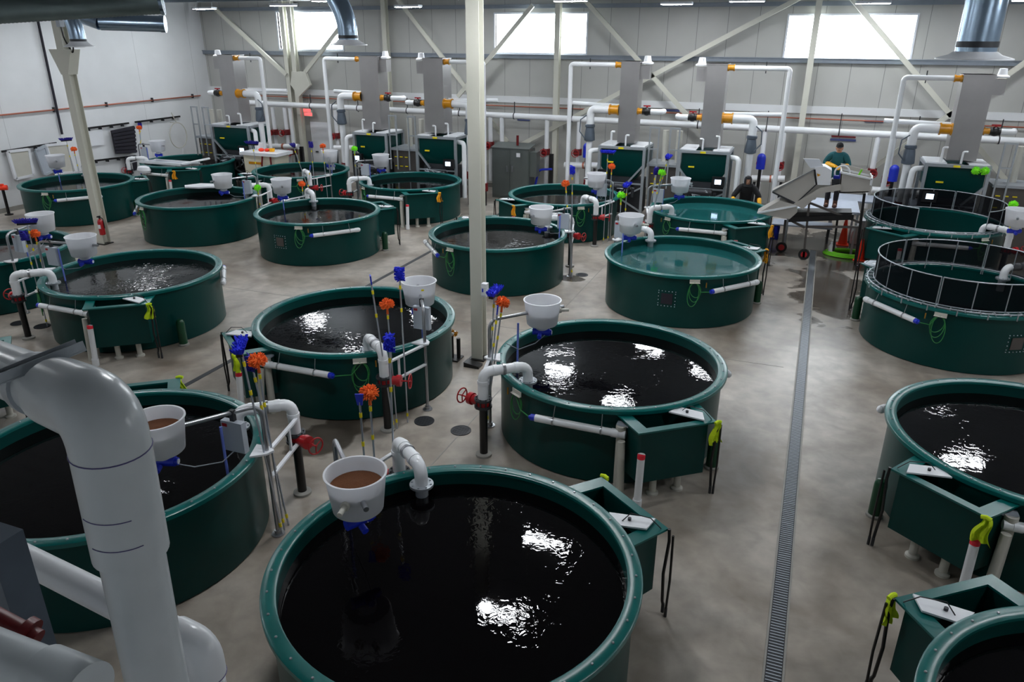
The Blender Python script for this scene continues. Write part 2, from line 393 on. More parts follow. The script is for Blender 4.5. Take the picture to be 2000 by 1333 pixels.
# horizontal wall girts and the ledge band
for i, (z, hgt) in enumerate(((5.27, .16), (7.08, .14))):
    struct('trim_%d' % (i + 1), MB().box((WX, WY - .16, z - hgt / 2), (EX, WY, z + hgt / 2)).box((WX, WY - .2, z + hgt / 2 - .03), (EX, WY - .16, z + hgt / 2)), 'girt')
struct('trim_3', MB().box((WX, WY - .06, 3.5), (EX, WY, 3.75)), 'wall_left')
# kerb at the base of the walls
struct('baseboard_back', MB().box((WX, WY - .05, 0), (EX, WY, .18)), 'concrete_ring')
struct('baseboard_left', MB().box((WX, SY, 0), (WX + .04, WY - .05, .16)), 'concrete_ring')
# floor drain channel and joints
def line_on_floor(p, q, w, name, z0, z1, m):
    return MB().bar((p[0], p[1], (z0 + z1) / 2), (q[0], q[1], (z0 + z1) / 2), w, z1 - z0)
dr = empty('floor_drain', (.42, 5, 0), 'long slotted steel drain channel running down the right-hand aisle floor', 'drain')
b_ = MB(); b_.bar((-.085, 0, .004), (.135, 18.9, .004), .022, .008).bar((.105, 0, .004), (.325, 18.9, .004), .022, .008); b_.build('channel_edge', 'concrete_ring', dr)
b_ = MB(); n = 420
for i in range(n):
    y = 18.9 * i / n; x = .01 + .22 * i / n
    b_.box((x - .075, y, .001), (x + .075, y + .013, .006))
b_.build('grate', 'galv', dr)
MB().bar((.01, 0, .0015), (.23, 18.9, .0015), .17, .003).build('channel_bed', 'darkgrey', dr)
d2 = empty('slot_drain', (-10.1, 8.5, 0), 'narrow dark slot drain crossing the floor left of the centre tanks', 'drain')
MB().bar((0, 0, .003), (0, 17, .003), .11, .006).build('slot', 'darkgrey', d2)
for i, (x, y0, y1) in enumerate(((-4.62, 6.5, 12), (-4.85, 15, 22))):
    struct('trim_%d' % (4 + i), MB().box((x, y0, 0), (x + .018, y1, .004)), 'concrete_ring')
struct('trim_6', MB().box((-19, 14.4, 0), (.2, 14.415, .003)), 'concrete_ring')
MH = ['left of the inlet stand by the central tanks', 'nearest the red handwheel at centre', 'beside the grey patch behind the centre column tank', 'leftmost on the floor at the left edge', 'right of the black inlet post at the left edge']
for i, (x, y) in enumerate(((-5.35, 9.83), (-4.64, 9.76), (-5.2, 18.83), (-15.93, 10.6), (-15.27, 10.65))):
    m_ = MB().lathe([(0, .008), (.15, .008), (.15, .012), (.17, .012), (.17, 0)], 28); 
    for k in range(-3, 4): m_.box((-.12, k * .035 - .006, .008), (.12, k * .035 + .006, .012))
    tag(m_.build('manhole_cover', 'darkgrey', loc=(x, y, 0)), 'round dark drain cover ' + MH[i], 'drain cover', 'round floor drain covers')

# ---------------------------------------------------------------- steel frame
def h_section(mb, p, q, w=.2, t=.014, side=(1, 0, 0), wd=None):
    """H profile from p to q; flanges perpendicular to 'front'"""
    p = Vector(p); q = Vector(q); d = (q - p).normalized(); x = Vector(side); x = (x - d * x.dot(d)).normalized(); y = d.cross(x)
    wd = wd or w
    for s in (-1, 1):
        o = y * s * (wd / 2 - t / 2)
        vs = [a + o + i * x * w / 2 + j * y * t / 2 for a in (p, q) for (i, j) in ((-1, -1), (1, -1), (1, 1), (-1, 1))]
        mb.add(vs, [(3, 2, 1, 0), (4, 5, 6, 7), (0, 1, 5, 4), (1, 2, 6, 5), (2, 3, 7, 6), (3, 0, 4, 7)], False)
    vs = [a + i * x * t / 2 + j * y * (wd / 2 - t) for a in (p, q) for (i, j) in ((-1, -1), (1, -1), (1, 1), (-1, 1))]
    mb.add(vs, [(3, 2, 1, 0), (4, 5, 6, 7), (0, 1, 5, 4), (1, 2, 6, 5), (2, 3, 7, 6), (3, 0, 4, 7)], False)
cc = empty('steel_column', (-5.55, 12.62, 0), 'cream painted steel column standing in the centre of the hall', 'column')
m_ = MB(); h_section(m_, (0, 0, .02), (0, 0, CZ), .24, .016, (1, 0, 0), .22); m_.build('column_shaft', 'beam', cc)
MB().box((-.17, -.17, 0), (.17, .17, .025)).build('base_plate', 'black', cc)
lc = empty('steel_column', (-19.9, 16.5, 0), 'cream painted steel column beside the left tanks with a bracket near its top', 'column')
m_ = MB(); h_section(m_, (0, 0, .02), (0, 0, 5.2), .26, .016, (1, 0, 0), .26); h_section(m_, (0, 0, 5.5), (0, 0, CZ), .26, .016, (1, 0, 0), .26); m_.build('column_shaft', 'beam', lc)
m_ = MB(); m_.prism([(-.13, -.16, 4.95), (-.42, -.16, 5.62), (.42, -.16, 5.62), (.13, -.16, 4.95)], (0, .32, 0)); m_.build('bracket', 'beam', lc)
MB().box((-.18, -.18, 0), (.18, .18, .025)).build('base_plate', 'black', lc)
m_ = MB(); m_.tube(bend([(.16, -.1, 6.3), (.2, -.1, 5.9), (.42, -.1, 5.5), (.5, -.1, 5.75)], .1), .02, 8); m_.build('cable', 'black', lc)
MB().box((.13, -.2, 6.2), (.27, -.05, 6.4)).build('junction_box', 'ctrl', lc)
# wall frame
for i, (px, py) in enumerate(((1083, 150), (1578, 120), (553, 90), (572, 130), (747, 60))):
    x = aty(px, py, 29.35).x
    m_ = MB(); h_section(m_, (0, 0, 0), (0, 0, CZ), .2, .014, (1, 0, 0), .26)
    tag(m_.build('wall_column', 'beam', loc=(x, 29.37, 0)), ['cream wall column left of the central steel cabinet bay, through the middle window',
        'cream wall column crossing the left part of the right-hand window', 'left one of two posts crossing the left window',
        'right one of two posts crossing the left window', 'cream wall column between the left and middle windows'][i], 'column', 'wall columns')
brs = [(((1145, 8), (1345, 230)), 'diagonal brace falling to the right between the middle and right windows'),
       (((1525, 8), (1140, 215)), 'diagonal brace rising to the right between the middle and right windows'),
       (((1670, 5), (1868, 235)), 'diagonal brace crossing the right-hand window and falling to the right'),
       (((2000, 112), (1690, 330)), 'diagonal brace rising to the top right corner behind the rightmost tower'),
       (((785, 18), (900, 165)), 'diagonal brace falling to the right just left of the centre column'),
       (((1035, 10), (890, 190)), 'diagonal brace crossing the left half of the middle window'),
       (((415, 22), (555, 150)), 'diagonal brace at far left falling towards the left window posts'),
       (((660, 55), (580, 160)), 'short diagonal brace across the lower right of the left window')]
for i, ((a, b), lab) in enumerate(brs):
    yy = 29.19
    p = aty(*a, yy); q = aty(*b, yy)
    d = (q - p)
    if i < 5:
        up, dn = (p, q) if p.z > q.z else (q, p); dd = (up - dn).normalized()
        p = up + dd * ((CZ - .25 - up.z) / dd.z); q = dn + dd * ((.9 - dn.z) / dd.z)
        if i in (0, 4): q = dn + dd * ((2.0 - dn.z) / dd.z)
    tag(MB().bar(local_p := (0, 0, 0), q - p, .1, .16, (0, 0, 1)).build('diagonal_brace', 'beam', loc=p), lab, 'brace', 'diagonal wall braces')
m_ = MB(); g = aty(580, 160, 29.11); m_.prism([(-.35, 0, .35), (.35, 0, .35), (.55, 0, -.2), (-.1, 0, -.7), (-.5, 0, -.2)], (0, .14, 0))
tag(m_.build('gusset_plate', 'beam', loc=g), 'flat cream gusset plate where the braces meet under the left window', 'plate')

# ---------------------------------------------------------------- ceiling lamps
k = 0
rowname = {-23.5: 'far left', -14.2: 'left of centre', -4.5: 'centre', 5.3: 'right'}
LAMPS = [(x, y) for x in (-23.5, -14.2, -4.5, 5.3) for y in (6.3, 11.2, 16.2, 21.2, 26.3)] + [(-9.4, 21.0), (-7.1, 23.2), (-2.2, 24.8), (1.3, 27.2), (-18, 24.1), (-4.42, 13.6)]
for (x, y) in LAMPS:
    r_ = empty('ceiling_lamp', (x, y, 6.98), 'flat white strip lamp hanging under the dim roof', 'lamp', 'strip lamps under the roof')
    m_ = MB(); m_.box((-.5, -.16, 0), (.5, .16, .07)); m_.build('lamp_housing', 'lampwhite', r_)
    MB().box((-.475, -.13, -.012), (.475, .13, -.001)).build('lamp_diffuser', 'lamp', r_)
    m_ = MB()
    for sx in (-.4, .4): m_.tube([(sx, 0, .07), (sx, 0, CZ - 6.98)], .006, 6)
    m_.build('suspension_wire', 'steel', r_)

# ---------------------------------------------------------------- fish tanks
TP = {'A': (-1.446, 2.921, 1, 1), 'B': (-1.343, 5.908, 1, -1), 'C': (-3.987, 5.989, -1, -1), 'D': (-4.1, 3.102, -1, 1), 'E': (-7.305, 6.37, 1, -1),
      'F': (-1.307, 9.558, 1, 1), 'G': (-3.974, 9.767, -1, 1), 'H': (-7.226, 10.03, 1, 1), 'I': (-9.82, 10.183, -1, 1), 'J': (-12.989, 10.452, 1, 1),
      'K': (-7.13, 12.996, 1, -1), 'L': (-1.321, 12.589, 1, -1), 'M': (-3.94, 12.841, -1, -1), 'N': (-9.862, 13.242, -1, -1), 'O': (-12.947, 13.308, 1, -1),
      'P': (1.867, 9.356, -1, 1), 'Q': (2.023, 13.0, -1, -1), 'R': (1.841, 5.666, -1, -1), 'S': (1.758, 2.761, -1, 1), 'T': (-9.94, 6.478, -1, -1), 'U': (-7.3, 3.25, 1, 1)}
TD = {'A': 'the nearest tank at bottom centre', 'B': 'the dark tank right of the column foot', 'C': 'the dark tank left of the column foot',
      'D': 'the tank behind the big foreground pipe', 'E': 'the glittering tank below the left column', 'F': 'the clear teal tank right of centre',
      'G': 'the tank just behind the central column', 'H': 'the tank reflecting orange dusters', 'I': 'the tank with a white board on top',
      'J': 'the tank crossed by the left column', 'K': 'the back tank just left of the column', 'L': 'the back tank by the hooded worker',
      'M': 'the back tank before the grey cabinet', 'N': 'the back tank behind many brush poles', 'O': 'the farthest tank at back left',
      'P': 'the nearer netted tank', 'Q': 'the farther netted tank', 'R': 'the dark tank at the right edge',
      'S': 'the tank in the bottom right corner', 'T': 'the tank cut by the left edge', 'U': 'the hidden tank at the left edge'}
TH = {'A': 'largest round green fish tank of black water, nearest, at bottom centre', 'B': 'round green fish tank of black water right of the centre column base',
      'C': 'round green fish tank of black water left of the centre column base', 'D': 'round green fish tank of black water behind the big white foreground pipe',
      'E': 'round green fish tank with glittering grey water below the left column', 'F': 'round green fish tank of clear teal water right of centre',
      'G': 'round green fish tank partly hidden behind the centre column', 'H': 'round green fish tank in the third row, left of centre, water reflecting orange dusters',
      'I': 'round green fish tank with a white board lying on its back rim', 'J': 'round green fish tank by the left wall, crossed by the left column',
      'K': 'round green fish tank in the back row just left of the centre column', 'L': 'round green fish tank the black-hooded worker leans over',
      'M': 'round green fish tank in the back row in front of the grey steel cabinet', 'N': 'round green fish tank in the back row behind many upright brush poles',
      'O': 'farthest round green fish tank, at back left under a white tray', 'P': 'nearer of the two green tanks fenced with netting at right',
      'Q': 'farther of the two green tanks fenced with netting at right', 'R': 'round green fish tank with sparkling black water cut by the right edge',
      'S': 'round green fish tank cut by the bottom right corner', 'T': 'round green fish tank cut by the left edge, empty-looking and dark',
      'U': 'green fish tank mostly hidden by the big pipe at the left edge'}
Hh = 1.226
def P2(r, a): a = math.radians(a); return (r * math.cos(a), r * math.sin(a))
# shared meshes of the tank, in a frame where the overflow box points to +x +y
shell = MB().lathe([(0, .03), (1.66, .03), (1.69, .08), (1.69, Hh - .05), (1.70, Hh - .04), (1.76, Hh - .045), (1.755, Hh - .12), (1.752, .02), (1.72, 0)], 96).mesh('tank_shell', 'tank')
m_ = MB().lathe([(1.685, Hh - .045), (1.685, Hh - .012), (1.70, Hh), (1.815, Hh), (1.83, Hh - .012), (1.83, Hh - .06), (1.80, Hh - .065), (1.80, Hh - .04)], 96, close=True)
m_.mi = 1
for k in range(36):
    x, y = P2(1.765, k * 10 + 5); m_.lathe([(0, .012), (.009, .012), (.014, .004), (.014, 0)], 8, (x, y, Hh))
rim = m_.mesh('tank_rim', ['rim', 'steel'])
wat = MB().disc((0, 0, 0), 1.689, 96).mesh('water', 'water')
wat_r = MB().disc((0, 0, 0), 1.689, 96).mesh('water', 'water_rippled')
wat_c = MB().disc((0, 0, 0), 1.689, 96).mesh('water', 'water_clear')
wat_d = MB().disc((0, 0, 0), 1.689, 96).mesh('water', 'water_calm')
BZ = 1.13
def box_poly(r_out, a0, a1, r_in, ai0, ai1): return [P2(r_in, ai0), P2(r_out, a0), P2(r_out, a1), P2(r_in, ai1)]
def overflow():
    m_ = MB(); out = box_poly(2.24, 39, 65, 1.74, 33, 71); inn = box_poly(2.19, 40.2, 63.8, 1.745, 36, 68)
    n = 4
    for poly, z0, z1, rev in ((out, .32, BZ, False), (inn, .36, BZ, True)):
        vs = [(x, y, z0) for x, y in poly] + [(x, y, z1) for x, y in poly]
        fs = [(i, (i + 1) % n, n + (i + 1) % n, n + i) for i in range(n - 1)]
        fs = [f[::-1] for f in fs] if rev else fs
        m_.add(vs, fs + [tuple(range(n)) if rev else tuple(range(n))[::-1]], False)
    return m_.mesh('overflow_box', 'tank')
def overflow_flange():
    m_ = MB(); out = box_poly(2.33, 37.5, 66.5, 1.757, 31, 73); inn = box_poly(2.19, 41, 63, 1.757, 37, 67)
    n = 4; vs = []
    for poly in (out, inn):
        for z in (BZ, BZ + .025): vs += [(x, y, z) for x, y in poly]
    fs = []
    for i in range(3):
        j = i + 1
        fs += [(4 + i, 4 + j, 12 + j, 12 + i), (i, 8 + i, 8 + j, j), (i, j, 4 + j, 4 + i), (8 + i, 12 + i, 12 + j, 8 + j)]
    m_.add(vs, fs, False)
    return m_.mesh('box_flange', 'rim')
obox = overflow(); oflange = overflow_flange()
m_ = MB(); pl = box_poly(2.19, 40.5, 63.5, 1.76, 36, 68); m_.add([(x, y, .86) for x, y in pl], [(3, 2, 1, 0)], False)
m_.f[-1] = m_.f[-1][::-1] if True else m_.f[-1]
bwat = m_.mesh('box_water', 'water')
m_ = MB()
for a in (46, 58): x, y = P2(2.03, a); m_.cyl((x, y, 0), (x, y, .34), .05)
stubs = m_.mesh('drain_stub', 'pvc_old')
def place_mesh(name, me, parent, loc=(0, 0, 0), rot=0):
    o = bpy.data.objects.new(name, me); COL.objects.link(o); o.parent = parent; o.location = loc; o.rotation_euler = (0, 0, rot); return o
m_ = MB()
for s in range(-1, 2): pass
def inner_tab():
    m_ = MB(); 
    return m_.lathe([(1.675, .98), (1.675, 1.12), (1.683, 1.12), (1.683, .98)], 6, close=True, a0=math.radians(-108), a1=math.radians(-98)).mesh('grey_tab', 'ctrl')
tab = inner_tab()
stub1 = None
TR = {}
for key, (tx, ty, sx, sy) in TP.items():
    t = empty('fish_tank', (tx * R0, ty * R0, 0), TH[key], 'fish tank', 'round green fish tanks')
    t.scale = (sx, sy, 1); TR[key] = t
    place_mesh('tank_shell', shell, t)
    place_mesh('tank_rim', rim, t)
    wz = 1.03
    if key in 'PQ': wz = .35
    place_mesh('water', wat_c if key in 'FL' else wat_d if key in 'PQT' else wat_r if key in 'E' else wat, t, (0, 0, wz))
    ob = place_mesh('overflow_box', obox, t)
    place_mesh('box_flange', oflange, ob)
    place_mesh('box_water', bwat, ob)
    for a in (46, 57):
        x, y = P2(2.03, a)
        if stub1 is None: stub1 = MB().cyl((0, 0, 0), (0, 0, .34), .05).lathe([(.05, 0), (.085, 0), (.085, .03), (.05, .05)], 20).mesh('drain_stub', 'pvc_old')
        place_mesh('drain_stub', stub1, t, (x, y, 0))
    if key not in 'PQ': place_mesh('grey_tab', tab, t).rotation_euler = (0, 0, math.radians(25 if sy > 0 else -165))
    if key in 'FHIPR':
        wd_ = {'F': -90, 'H': -93, 'I': -60, 'P': -118, 'R': 90}[key]
        m_ = MB(); A0 = math.radians(wd_ - 4); A1 = math.radians(wd_ + 4)
        m_.lathe([(1.755, .55), (1.772, .55), (1.772, .79), (1.755, .79)], 6, close=True, a0=A0, a1=A1)
        m_.mi = 1
        for k in range(6):
            for (aa, zz) in ((A0 - .035 + (A1 - A0 + .07) * k / 5, .5), (A0 - .035 + (A1 - A0 + .07) * k / 5, .84)):
                m_.ball((1.765 * math.cos(aa), 1.765 * math.sin(aa), zz), .011, 4)
        for k in range(4):
            for aa in (A0 - .035, A1 + .035): m_.ball((1.765 * math.cos(aa), 1.765 * math.sin(aa), .55 + .08 * k), .011, 4)
        m_.build('viewing_window', ['towerdark' if key != 'F' else 'mat', 'ctrl'], t)
def tw(key, x, y, z=0):
    """canonical tank coordinates -> world"""
    tx, ty, sx, sy = TP[key]; return Vector((tx * R0 + x * sx, ty * R0 + y * sy, z))

# ---- accessories, each its own thing; canonical prototypes kept as mesh data
ALL = list(TP.keys())
# inlet: black riser, red gate valve with handwheel, white pipe over the rim
def inlet_meshes():
    bx, by = -1.53, 1.62; ex, ey = -.98, 1.18
    d = Vector((ex - bx, ey - by, 0)).normalized()
    ms = {}
    ms['riser'] = MB().cyl((0, 0, 0), (0, 0, .84), .062, n=20).mesh('riser', 'black')
    ms['base_collar'] = MB().lathe([(.063, .0), (.125, 0), (.125, .035), (.1, .05), (.063, .05)], 24).mesh('base_collar', 'concrete_ring')
    m_ = MB(); m_.lathe([(.06, .84), (.135, .84), (.135, .87), (.085, .875), (.085, .95), (.135, .955), (.135, .985), (.06, .985)], 24)
    for k in range(8): x, y = P2(.11, k * 45); m_.cyl((x, y, .82), (x, y, 1.0), .012, n=8)
    ms['flange'] = m_.mesh('flange', 'darkgrey')
    m_ = MB(); m_.cyl((-.05, -.02, .91), (-.24, -.07, .91), .075); m_.cyl((-.19, -.055, .91), (-.26, -.075, .91), .095); m_.lathe([(.062, .86), (.1, .87), (.1, .96), (.062, .97)], 20)
    ms['valve_body'] = m_.mesh('valve_body', 'red')
    m_ = MB(); c = Vector((-.40, -.11, .91)); ax = Vector((-.96, -.27, 0)).normalized(); u = ax.cross(Vector((0, 0, 1))); v = Vector((0, 0, 1))
    m_.tube([c + (u * math.cos(a) + v * math.sin(a)) * .115 for a in [2 * PI * i / 28 for i in range(28)]], .011, 8, closed=True)
    for k in range(3): a = 2 * PI * k / 3 + .5; m_.tube([c, c + (u * math.cos(a) + v * math.sin(a)) * .115], .009, 6)
    m_.cyl(c - ax * .16, c + ax * .02, .012, n=8)
    ms['handwheel'] = m_.mesh('handwheel', 'red')
    e = Vector((ex - bx, ey - by, 0)); p0 = Vector((0, 0, .98)); top = 1.42
    path = bend([p0, (0, 0, top), (e.x, e.y, top), (e.x, e.y, 1.19)], .15)
    m_ = MB(); m_.tube(path, .078, 20)
    L_ = e.length
    for t in ((0, 0, top - .19, 0, 0, top - .14),): m_.cyl(t[:3], t[3:], .086, n=20)
    m_.cyl(Vector((0, 0, top)) + d * .15, Vector((0, 0, top)) + d * .22, .086, n=20); m_.cyl(Vector((0, 0, top)) + d * (L_ - .22), Vector((0, 0, top)) + d * (L_ - .15), .086, n=20)
    ms['inlet_pipe'] = m_.mesh('inlet_pipe', 'pvc')
    m_ = MB(); m_.cyl(Vector((0, 0, top)) + d * .3, Vector((0, 0, top)) + d * .34, .092, n=20); ms['clamp'] = m_.mesh('clamp', 'steel')
    m_ = MB(); m_.lathe([(.0, 1.19), (.14, 1.19), (.14, 1.16), (.0, 1.16)], 24, (e.x, e.y, 0)); 
    for k in range(8): x, y = P2(.115, k * 45 + 10); m_.cyl((e.x + x, e.y + y, 1.15), (e.x + x, e.y + y, 1.205), .012, n=8)
    m_.cyl((e.x, e.y, 1.16), (e.x, e.y, .9), .075)
    ms['outlet_flange'] = m_.mesh('outlet_flange', 'galv')
    return ms
IM = inlet_meshes()
for key in ALL:
    if key in 'U': continue
    tx, ty, sx, sy = TP[key]
    i_ = empty('water_inlet', tw(key, -1.53, 1.62), 'black riser, red valve and white pipe into ' + TD[key], 'water inlet', 'water inlets beside the tanks')
    i_.scale = (sx, sy, 1)
    for nm, me in IM.items():
        if nm == 'handwheel': continue
        o_ = place_mesh(nm, me, i_)
        if nm == 'valve_body': place_mesh('handwheel', IM['handwheel'], o_)

# sonde / clean-out pipes and hose coils
def wall_pipe(a0, a1, z, r=.055, tee=False):
    R_ = 1.915; p = Vector((*P2(R_, a0), z)); q = Vector((*P2(R_, a1), z))
    return p, q
def sonde_meshes(a0, a1, z0, z1, tee):
    p = Vector((*P2(1.93, a0), z0)); q = Vector((*P2(1.93, a1), z1)); d = (q - p).normalized(); ms = {}
    m_ = MB(); m_.cyl(p, q, .055); m_.cyl(q - d * .1, q, .062)
    if not tee: m_.ball(q, .056, 8)
    if tee: m_.cyl(q - d * .02, q + d * .1, .055)
    ms['pipe'] = m_.mesh('pipe', 'pvc')
    for hi, t in enumerate((.22, .8)):
        m_ = MB(); c = p.lerp(q, t); m_.cyl(c - d * .012, c + d * .012, .063, n=20)
        rr = c.to_2d().normalized() * 1.81; m_.tube([c + Vector((0, 0, .05)), (rr.x, rr.y, 1.16)], .006, 6)
        ms['hanger' + ' ' * hi] = m_.mesh('hanger', 'steel')
    ms['blue_cap'] = MB().cyl(p - d * .07, p + d * .002, .05, n=14).cyl(p - d * .1, p - d * .07, .025, n=10).mesh('blue_cap', 'blue')
    ms['inner_sleeve'] = MB().cyl(p - d * .015, p + d * .01, .048).mesh('inner_sleeve', 'white')
    return ms, p - d * .1
SM1, end1 = sonde_meshes(109, 72, .93, .93, True)
SM2, end2 = sonde_meshes(-60, -21, .93, .95, False)
def hose_mesh(aa, loops, seed, end):
    rnd = random.Random(seed); m_ = MB(); pts = []; R_ = 1.83
    N_ = 26
    for l in range(loops):
        w = .115 + .02 * rnd.random(); hgt = .17 + .05 * l
        off = rnd.uniform(-.03, .03)
        for i in range(N_):
            a = -PI / 2 + 2 * PI * i / N_ + PI
            s = w * math.cos(a) + off * (1 - math.sin(a)); z = 1.1 - hgt + hgt * math.sin(a)
            ang = aa + math.degrees(s / R_); pts.append((*P2(R_ + .012 * l, ang), z))
    pts2 = pts + [Vector(pts[-1]).lerp(Vector(end), .4) - Vector((0, 0, .12)), Vector(end)]
    m_.tube(pts2, .0085, 6); hose = m_.mesh('hose', 'hose')
    m_ = MB(); a0, a1 = math.radians(aa - 3.4), math.radians(aa + 3.4)
    m_.lathe([(1.835, 1.17), (1.835, 1.09), (1.88, 1.09), (1.885, 1.10), (1.845, 1.105), (1.845, 1.17)], 6, close=True, a0=a0, a1=a1)
    clip = m_.mesh('hose_clip', 'pvc_old')
    x, y = P2(1.84, aa + 8)
    nz = MB().cyl((x, y, .99), (x, y, 1.1), .013, n=8).mesh('brass_fitting', 'brass')
    return {'hose_loops': hose, 'hose_clip': clip, 'brass_fitting': nz}
HM1 = [hose_mesh(124, n, s, end1) for n, s in ((3, 1), (2, 5))]
HM2 = [hose_mesh(-72, n, s, end2) for n, s in ((4, 2), (3, 8))]
for idx, key in enumerate(ALL):
    tx, ty, sx, sy = TP[key]
    rear = (sy > 0)
    for which, SM, HM, aa in ((1, SM1, HM1, 110), (2, SM2, HM2, -60)):
        # only build what can be seen from the gallery side
        if which == 1 and rear and key not in 'D': continue
        if which == 2 and (not rear) and key not in 'BERCM': continue
        if key == 'S' or (key == 'U'): continue
        side = 'facing the gallery' if (which == 2) == rear else 'at the side'
        word = {1: 'beside the box of ', 2: 'on the wall of '}[which]
        s_ = empty('probe_tube', (tx * R0, ty * R0, 0), 'white blue-capped tube ' + word + TD[key], 'pipe', 'white tubes hung on the tank walls')
        s_.scale = (sx, sy, 1)
        for nm, me in SM.items(): place_mesh(nm.strip(), me, s_)
        if which == 2 and not rear: continue
        h_ = empty('hose_coil', (tx * R0, ty * R0, 0), 'green hose looped under the rim of ' + TD[key], 'hose', 'green hose coils on the tank walls')
        h_.scale = (sx, sy, 1)
        for nm, me in HM[idx % 2].items(): place_mesh(nm, me, h_)

# standpipes by the box
def standpipes():
    ms = []
    x, y = P2(1.87, 69.5); ms.append(MB().cyl((0, 0, 0), (0, 0, 1.03), .062).lathe([(.062, .96), (.072, .96), (.072, 1.04), (.05, 1.04), (.05, .98)], 20).mesh('standpipe', 'pvc_old')); 
    ms.append(MB().cyl((.02, .06, 0), (-.03, -.03, .86), .055).mesh('standpipe', 'pvc_old'))
    m_ = MB(); m_.cyl((0, .04, .02), (-.0, -.01, .82), .052); m_.cyl((0, .045, 0), (0, .035, .14), .064); m_.mi = 1; m_.cyl((0, -.006, .76), (0, -.01, .82), .0535); ms.append(m_.mesh('standpipe', ['pvc', 'pinkred']))
    return ms
SPM = standpipes()
for key in ALL:
    tx, ty, sx, sy = TP[key]
    if sy > 0 and key not in 'DHIF': continue
    for j, (r, a) in enumerate(((1.9, 71), (1.9, 65.5) if False else (2.06, 70.5), (2.315, 65))):
        x, y = P2(r, a)
        s_ = bpy.data.objects.new('standpipe', SPM[j]); COL.objects.link(s_); s_.location = tw(key, x, y); s_.scale = (sx, sy, 1)
        tag(s_, ['tall cream standpipe', 'leaning cream pipe', 'short red-banded white pipe'][j] + ' by the box of ' + TD[key], 'pipe', 'standpipes beside the overflow boxes')
        if j == 0:
            MB().box((-.07, -.12, 1.02), (.1, .0, 1.05)).build('bracket_plate', 'ctrl', s_)
    x, y = P2(1.9, 75)
# green cylinders
m_ = MB().lathe([(0, .0), (.085, 0), (.085, .46), (.078, .5), (.055, .535), (.0, .55)], 24); gm = m_.mesh('cylinder_body', 'cyl')
gb = MB().lathe([(.0, 0), (.11, 0), (.11, .03), (.087, .045), (.087, .02)], 24).mesh('base_ring', 'concrete_ring')
for key in 'BREFHPJC':
    x, y = P2(1.93, 21)
    c_ = empty('green_cylinder', tw(key, x, y), 'short dark green cylinder on the floor beside ' + TD[key], 'cylinder', 'green cylinders on the floor')
    place_mesh('cylinder_body', gm, c_, (0, 0, .03)); place_mesh('base_ring', gb, c_)
# probe rods hanging from the box corner, white probe plate, cloth
m_ = MB(); m_.tube([(0, 0, 1.16), (.01, .01, 1.0), (-.02, .02, .55), (.0, .0, .2), (.01, .03, .12)], .018, 8); m_.tube([(.05, -.02, 1.1), (.06, 0, .5), (.05, -.01, .1)], .014, 8)
rod = m_.mesh('cable_rods', 'black')
m_ = MB(); m_.cyl((.01, .03, .02), (.01, .03, .14), .02, n=10); rodt = m_.mesh('probe_tip', 'darkgrey'); rodt2 = MB().cyl((.05, -.01, .0), (.05, -.01, .12), .018, n=10).mesh('probe_tip', 'darkgrey')
m_ = MB(); m_.prism([(*P2(1.80, 43), BZ + .04), (*P2(2.08, 38), BZ + .04), (*P2(2.26, 41.5), BZ + .04), (*P2(1.86, 50), BZ + .04)], (0, 0, .02)); plate = m_.mesh('probe_plate', 'white')
m_ = MB(); m_.tube([(*P2(1.9, 44), BZ + .06), (*P2(1.98, 43), BZ + .16), (*P2(2.15, 39.5), BZ + .14), (*P2(2.25, 37.8), BZ + .03)], .006, 6); m_.mi = 1; x, y = P2(1.98, 43.5); m_.lathe([(0, .03), (.02, .03), (.02, 0)], 12, (x, y, BZ + .06)); m_.mi = 0
pcab = m_.mesh('probe_cable', ['black', 'darkgrey'])
for key in ALL:
    tx, ty, sx, sy = TP[key]
    x, y = P2(2.33, 37)
    r_ = empty('probe_cable', tw(key, x, y), 'black sensor cables hanging at the box of ' + TD[key], 'cable', 'black sensor cables')
    r_.scale = (sx, sy, 1); place_mesh('cable_rods', rod, r_); place_mesh('probe_tip', rodt, r_); place_mesh('probe_tip', rodt2, r_)
    p_ = bpy.data.objects.new('sensor_plate', plate); COL.objects.link(p_); p_.location = (tx * R0, ty * R0, 0); p_.scale = (sx, sy, 1)
    tag(p_, 'white triangular sensor plate on the box of ' + TD[key], 'sensor plate', 'white plates on the overflow boxes'); place_mesh('sensor_wire', pcab, p_)
def cloth_mesh(name, m, seed, w=.09, h=.3):
    rnd = random.Random(seed); m_ = MB(); vs = []; nx, nz = 9, 12; ph = rnd.random() * 6
    for side in (0, 1):
        for i in range(nz + 1):
            z = -h * i / nz; wd = w * (.45 + .75 * i / nz)
            for j in range(nx + 1):
                t = j / nx - .5
                vs.append((t * 2 * wd + .02 * math.sin(ph + i * .5), (.03 * math.sin(t * 14 + ph + i * .25) + .012 * i / nz) + side * .006, z - .05 * abs(t) * i / nz * (1 if seed % 2 else -1)))
    n = (nx + 1)
    off = n * (nz + 1); fs = []
    for i in range(nz):
        for j in range(nx):
            a = i * n + j; fs.append((a, a + 1, a + n + 1, a + n)); fs.append((off + a, off + a + n, off + a + n + 1, off + a + 1))
    m_.add(vs, fs); m_.tube([(-.05, .0, .01), (0, -.0, .025), (.05, 0, .01)], .025, 8)
    return m_.mesh(name, m)
CL = {'lime': [cloth_mesh('hanging_cloth', 'lime', s) for s in (1, 2)], 'amber': [cloth_mesh('hanging_cloth', 'amber', s) for s in (3, 4)]}
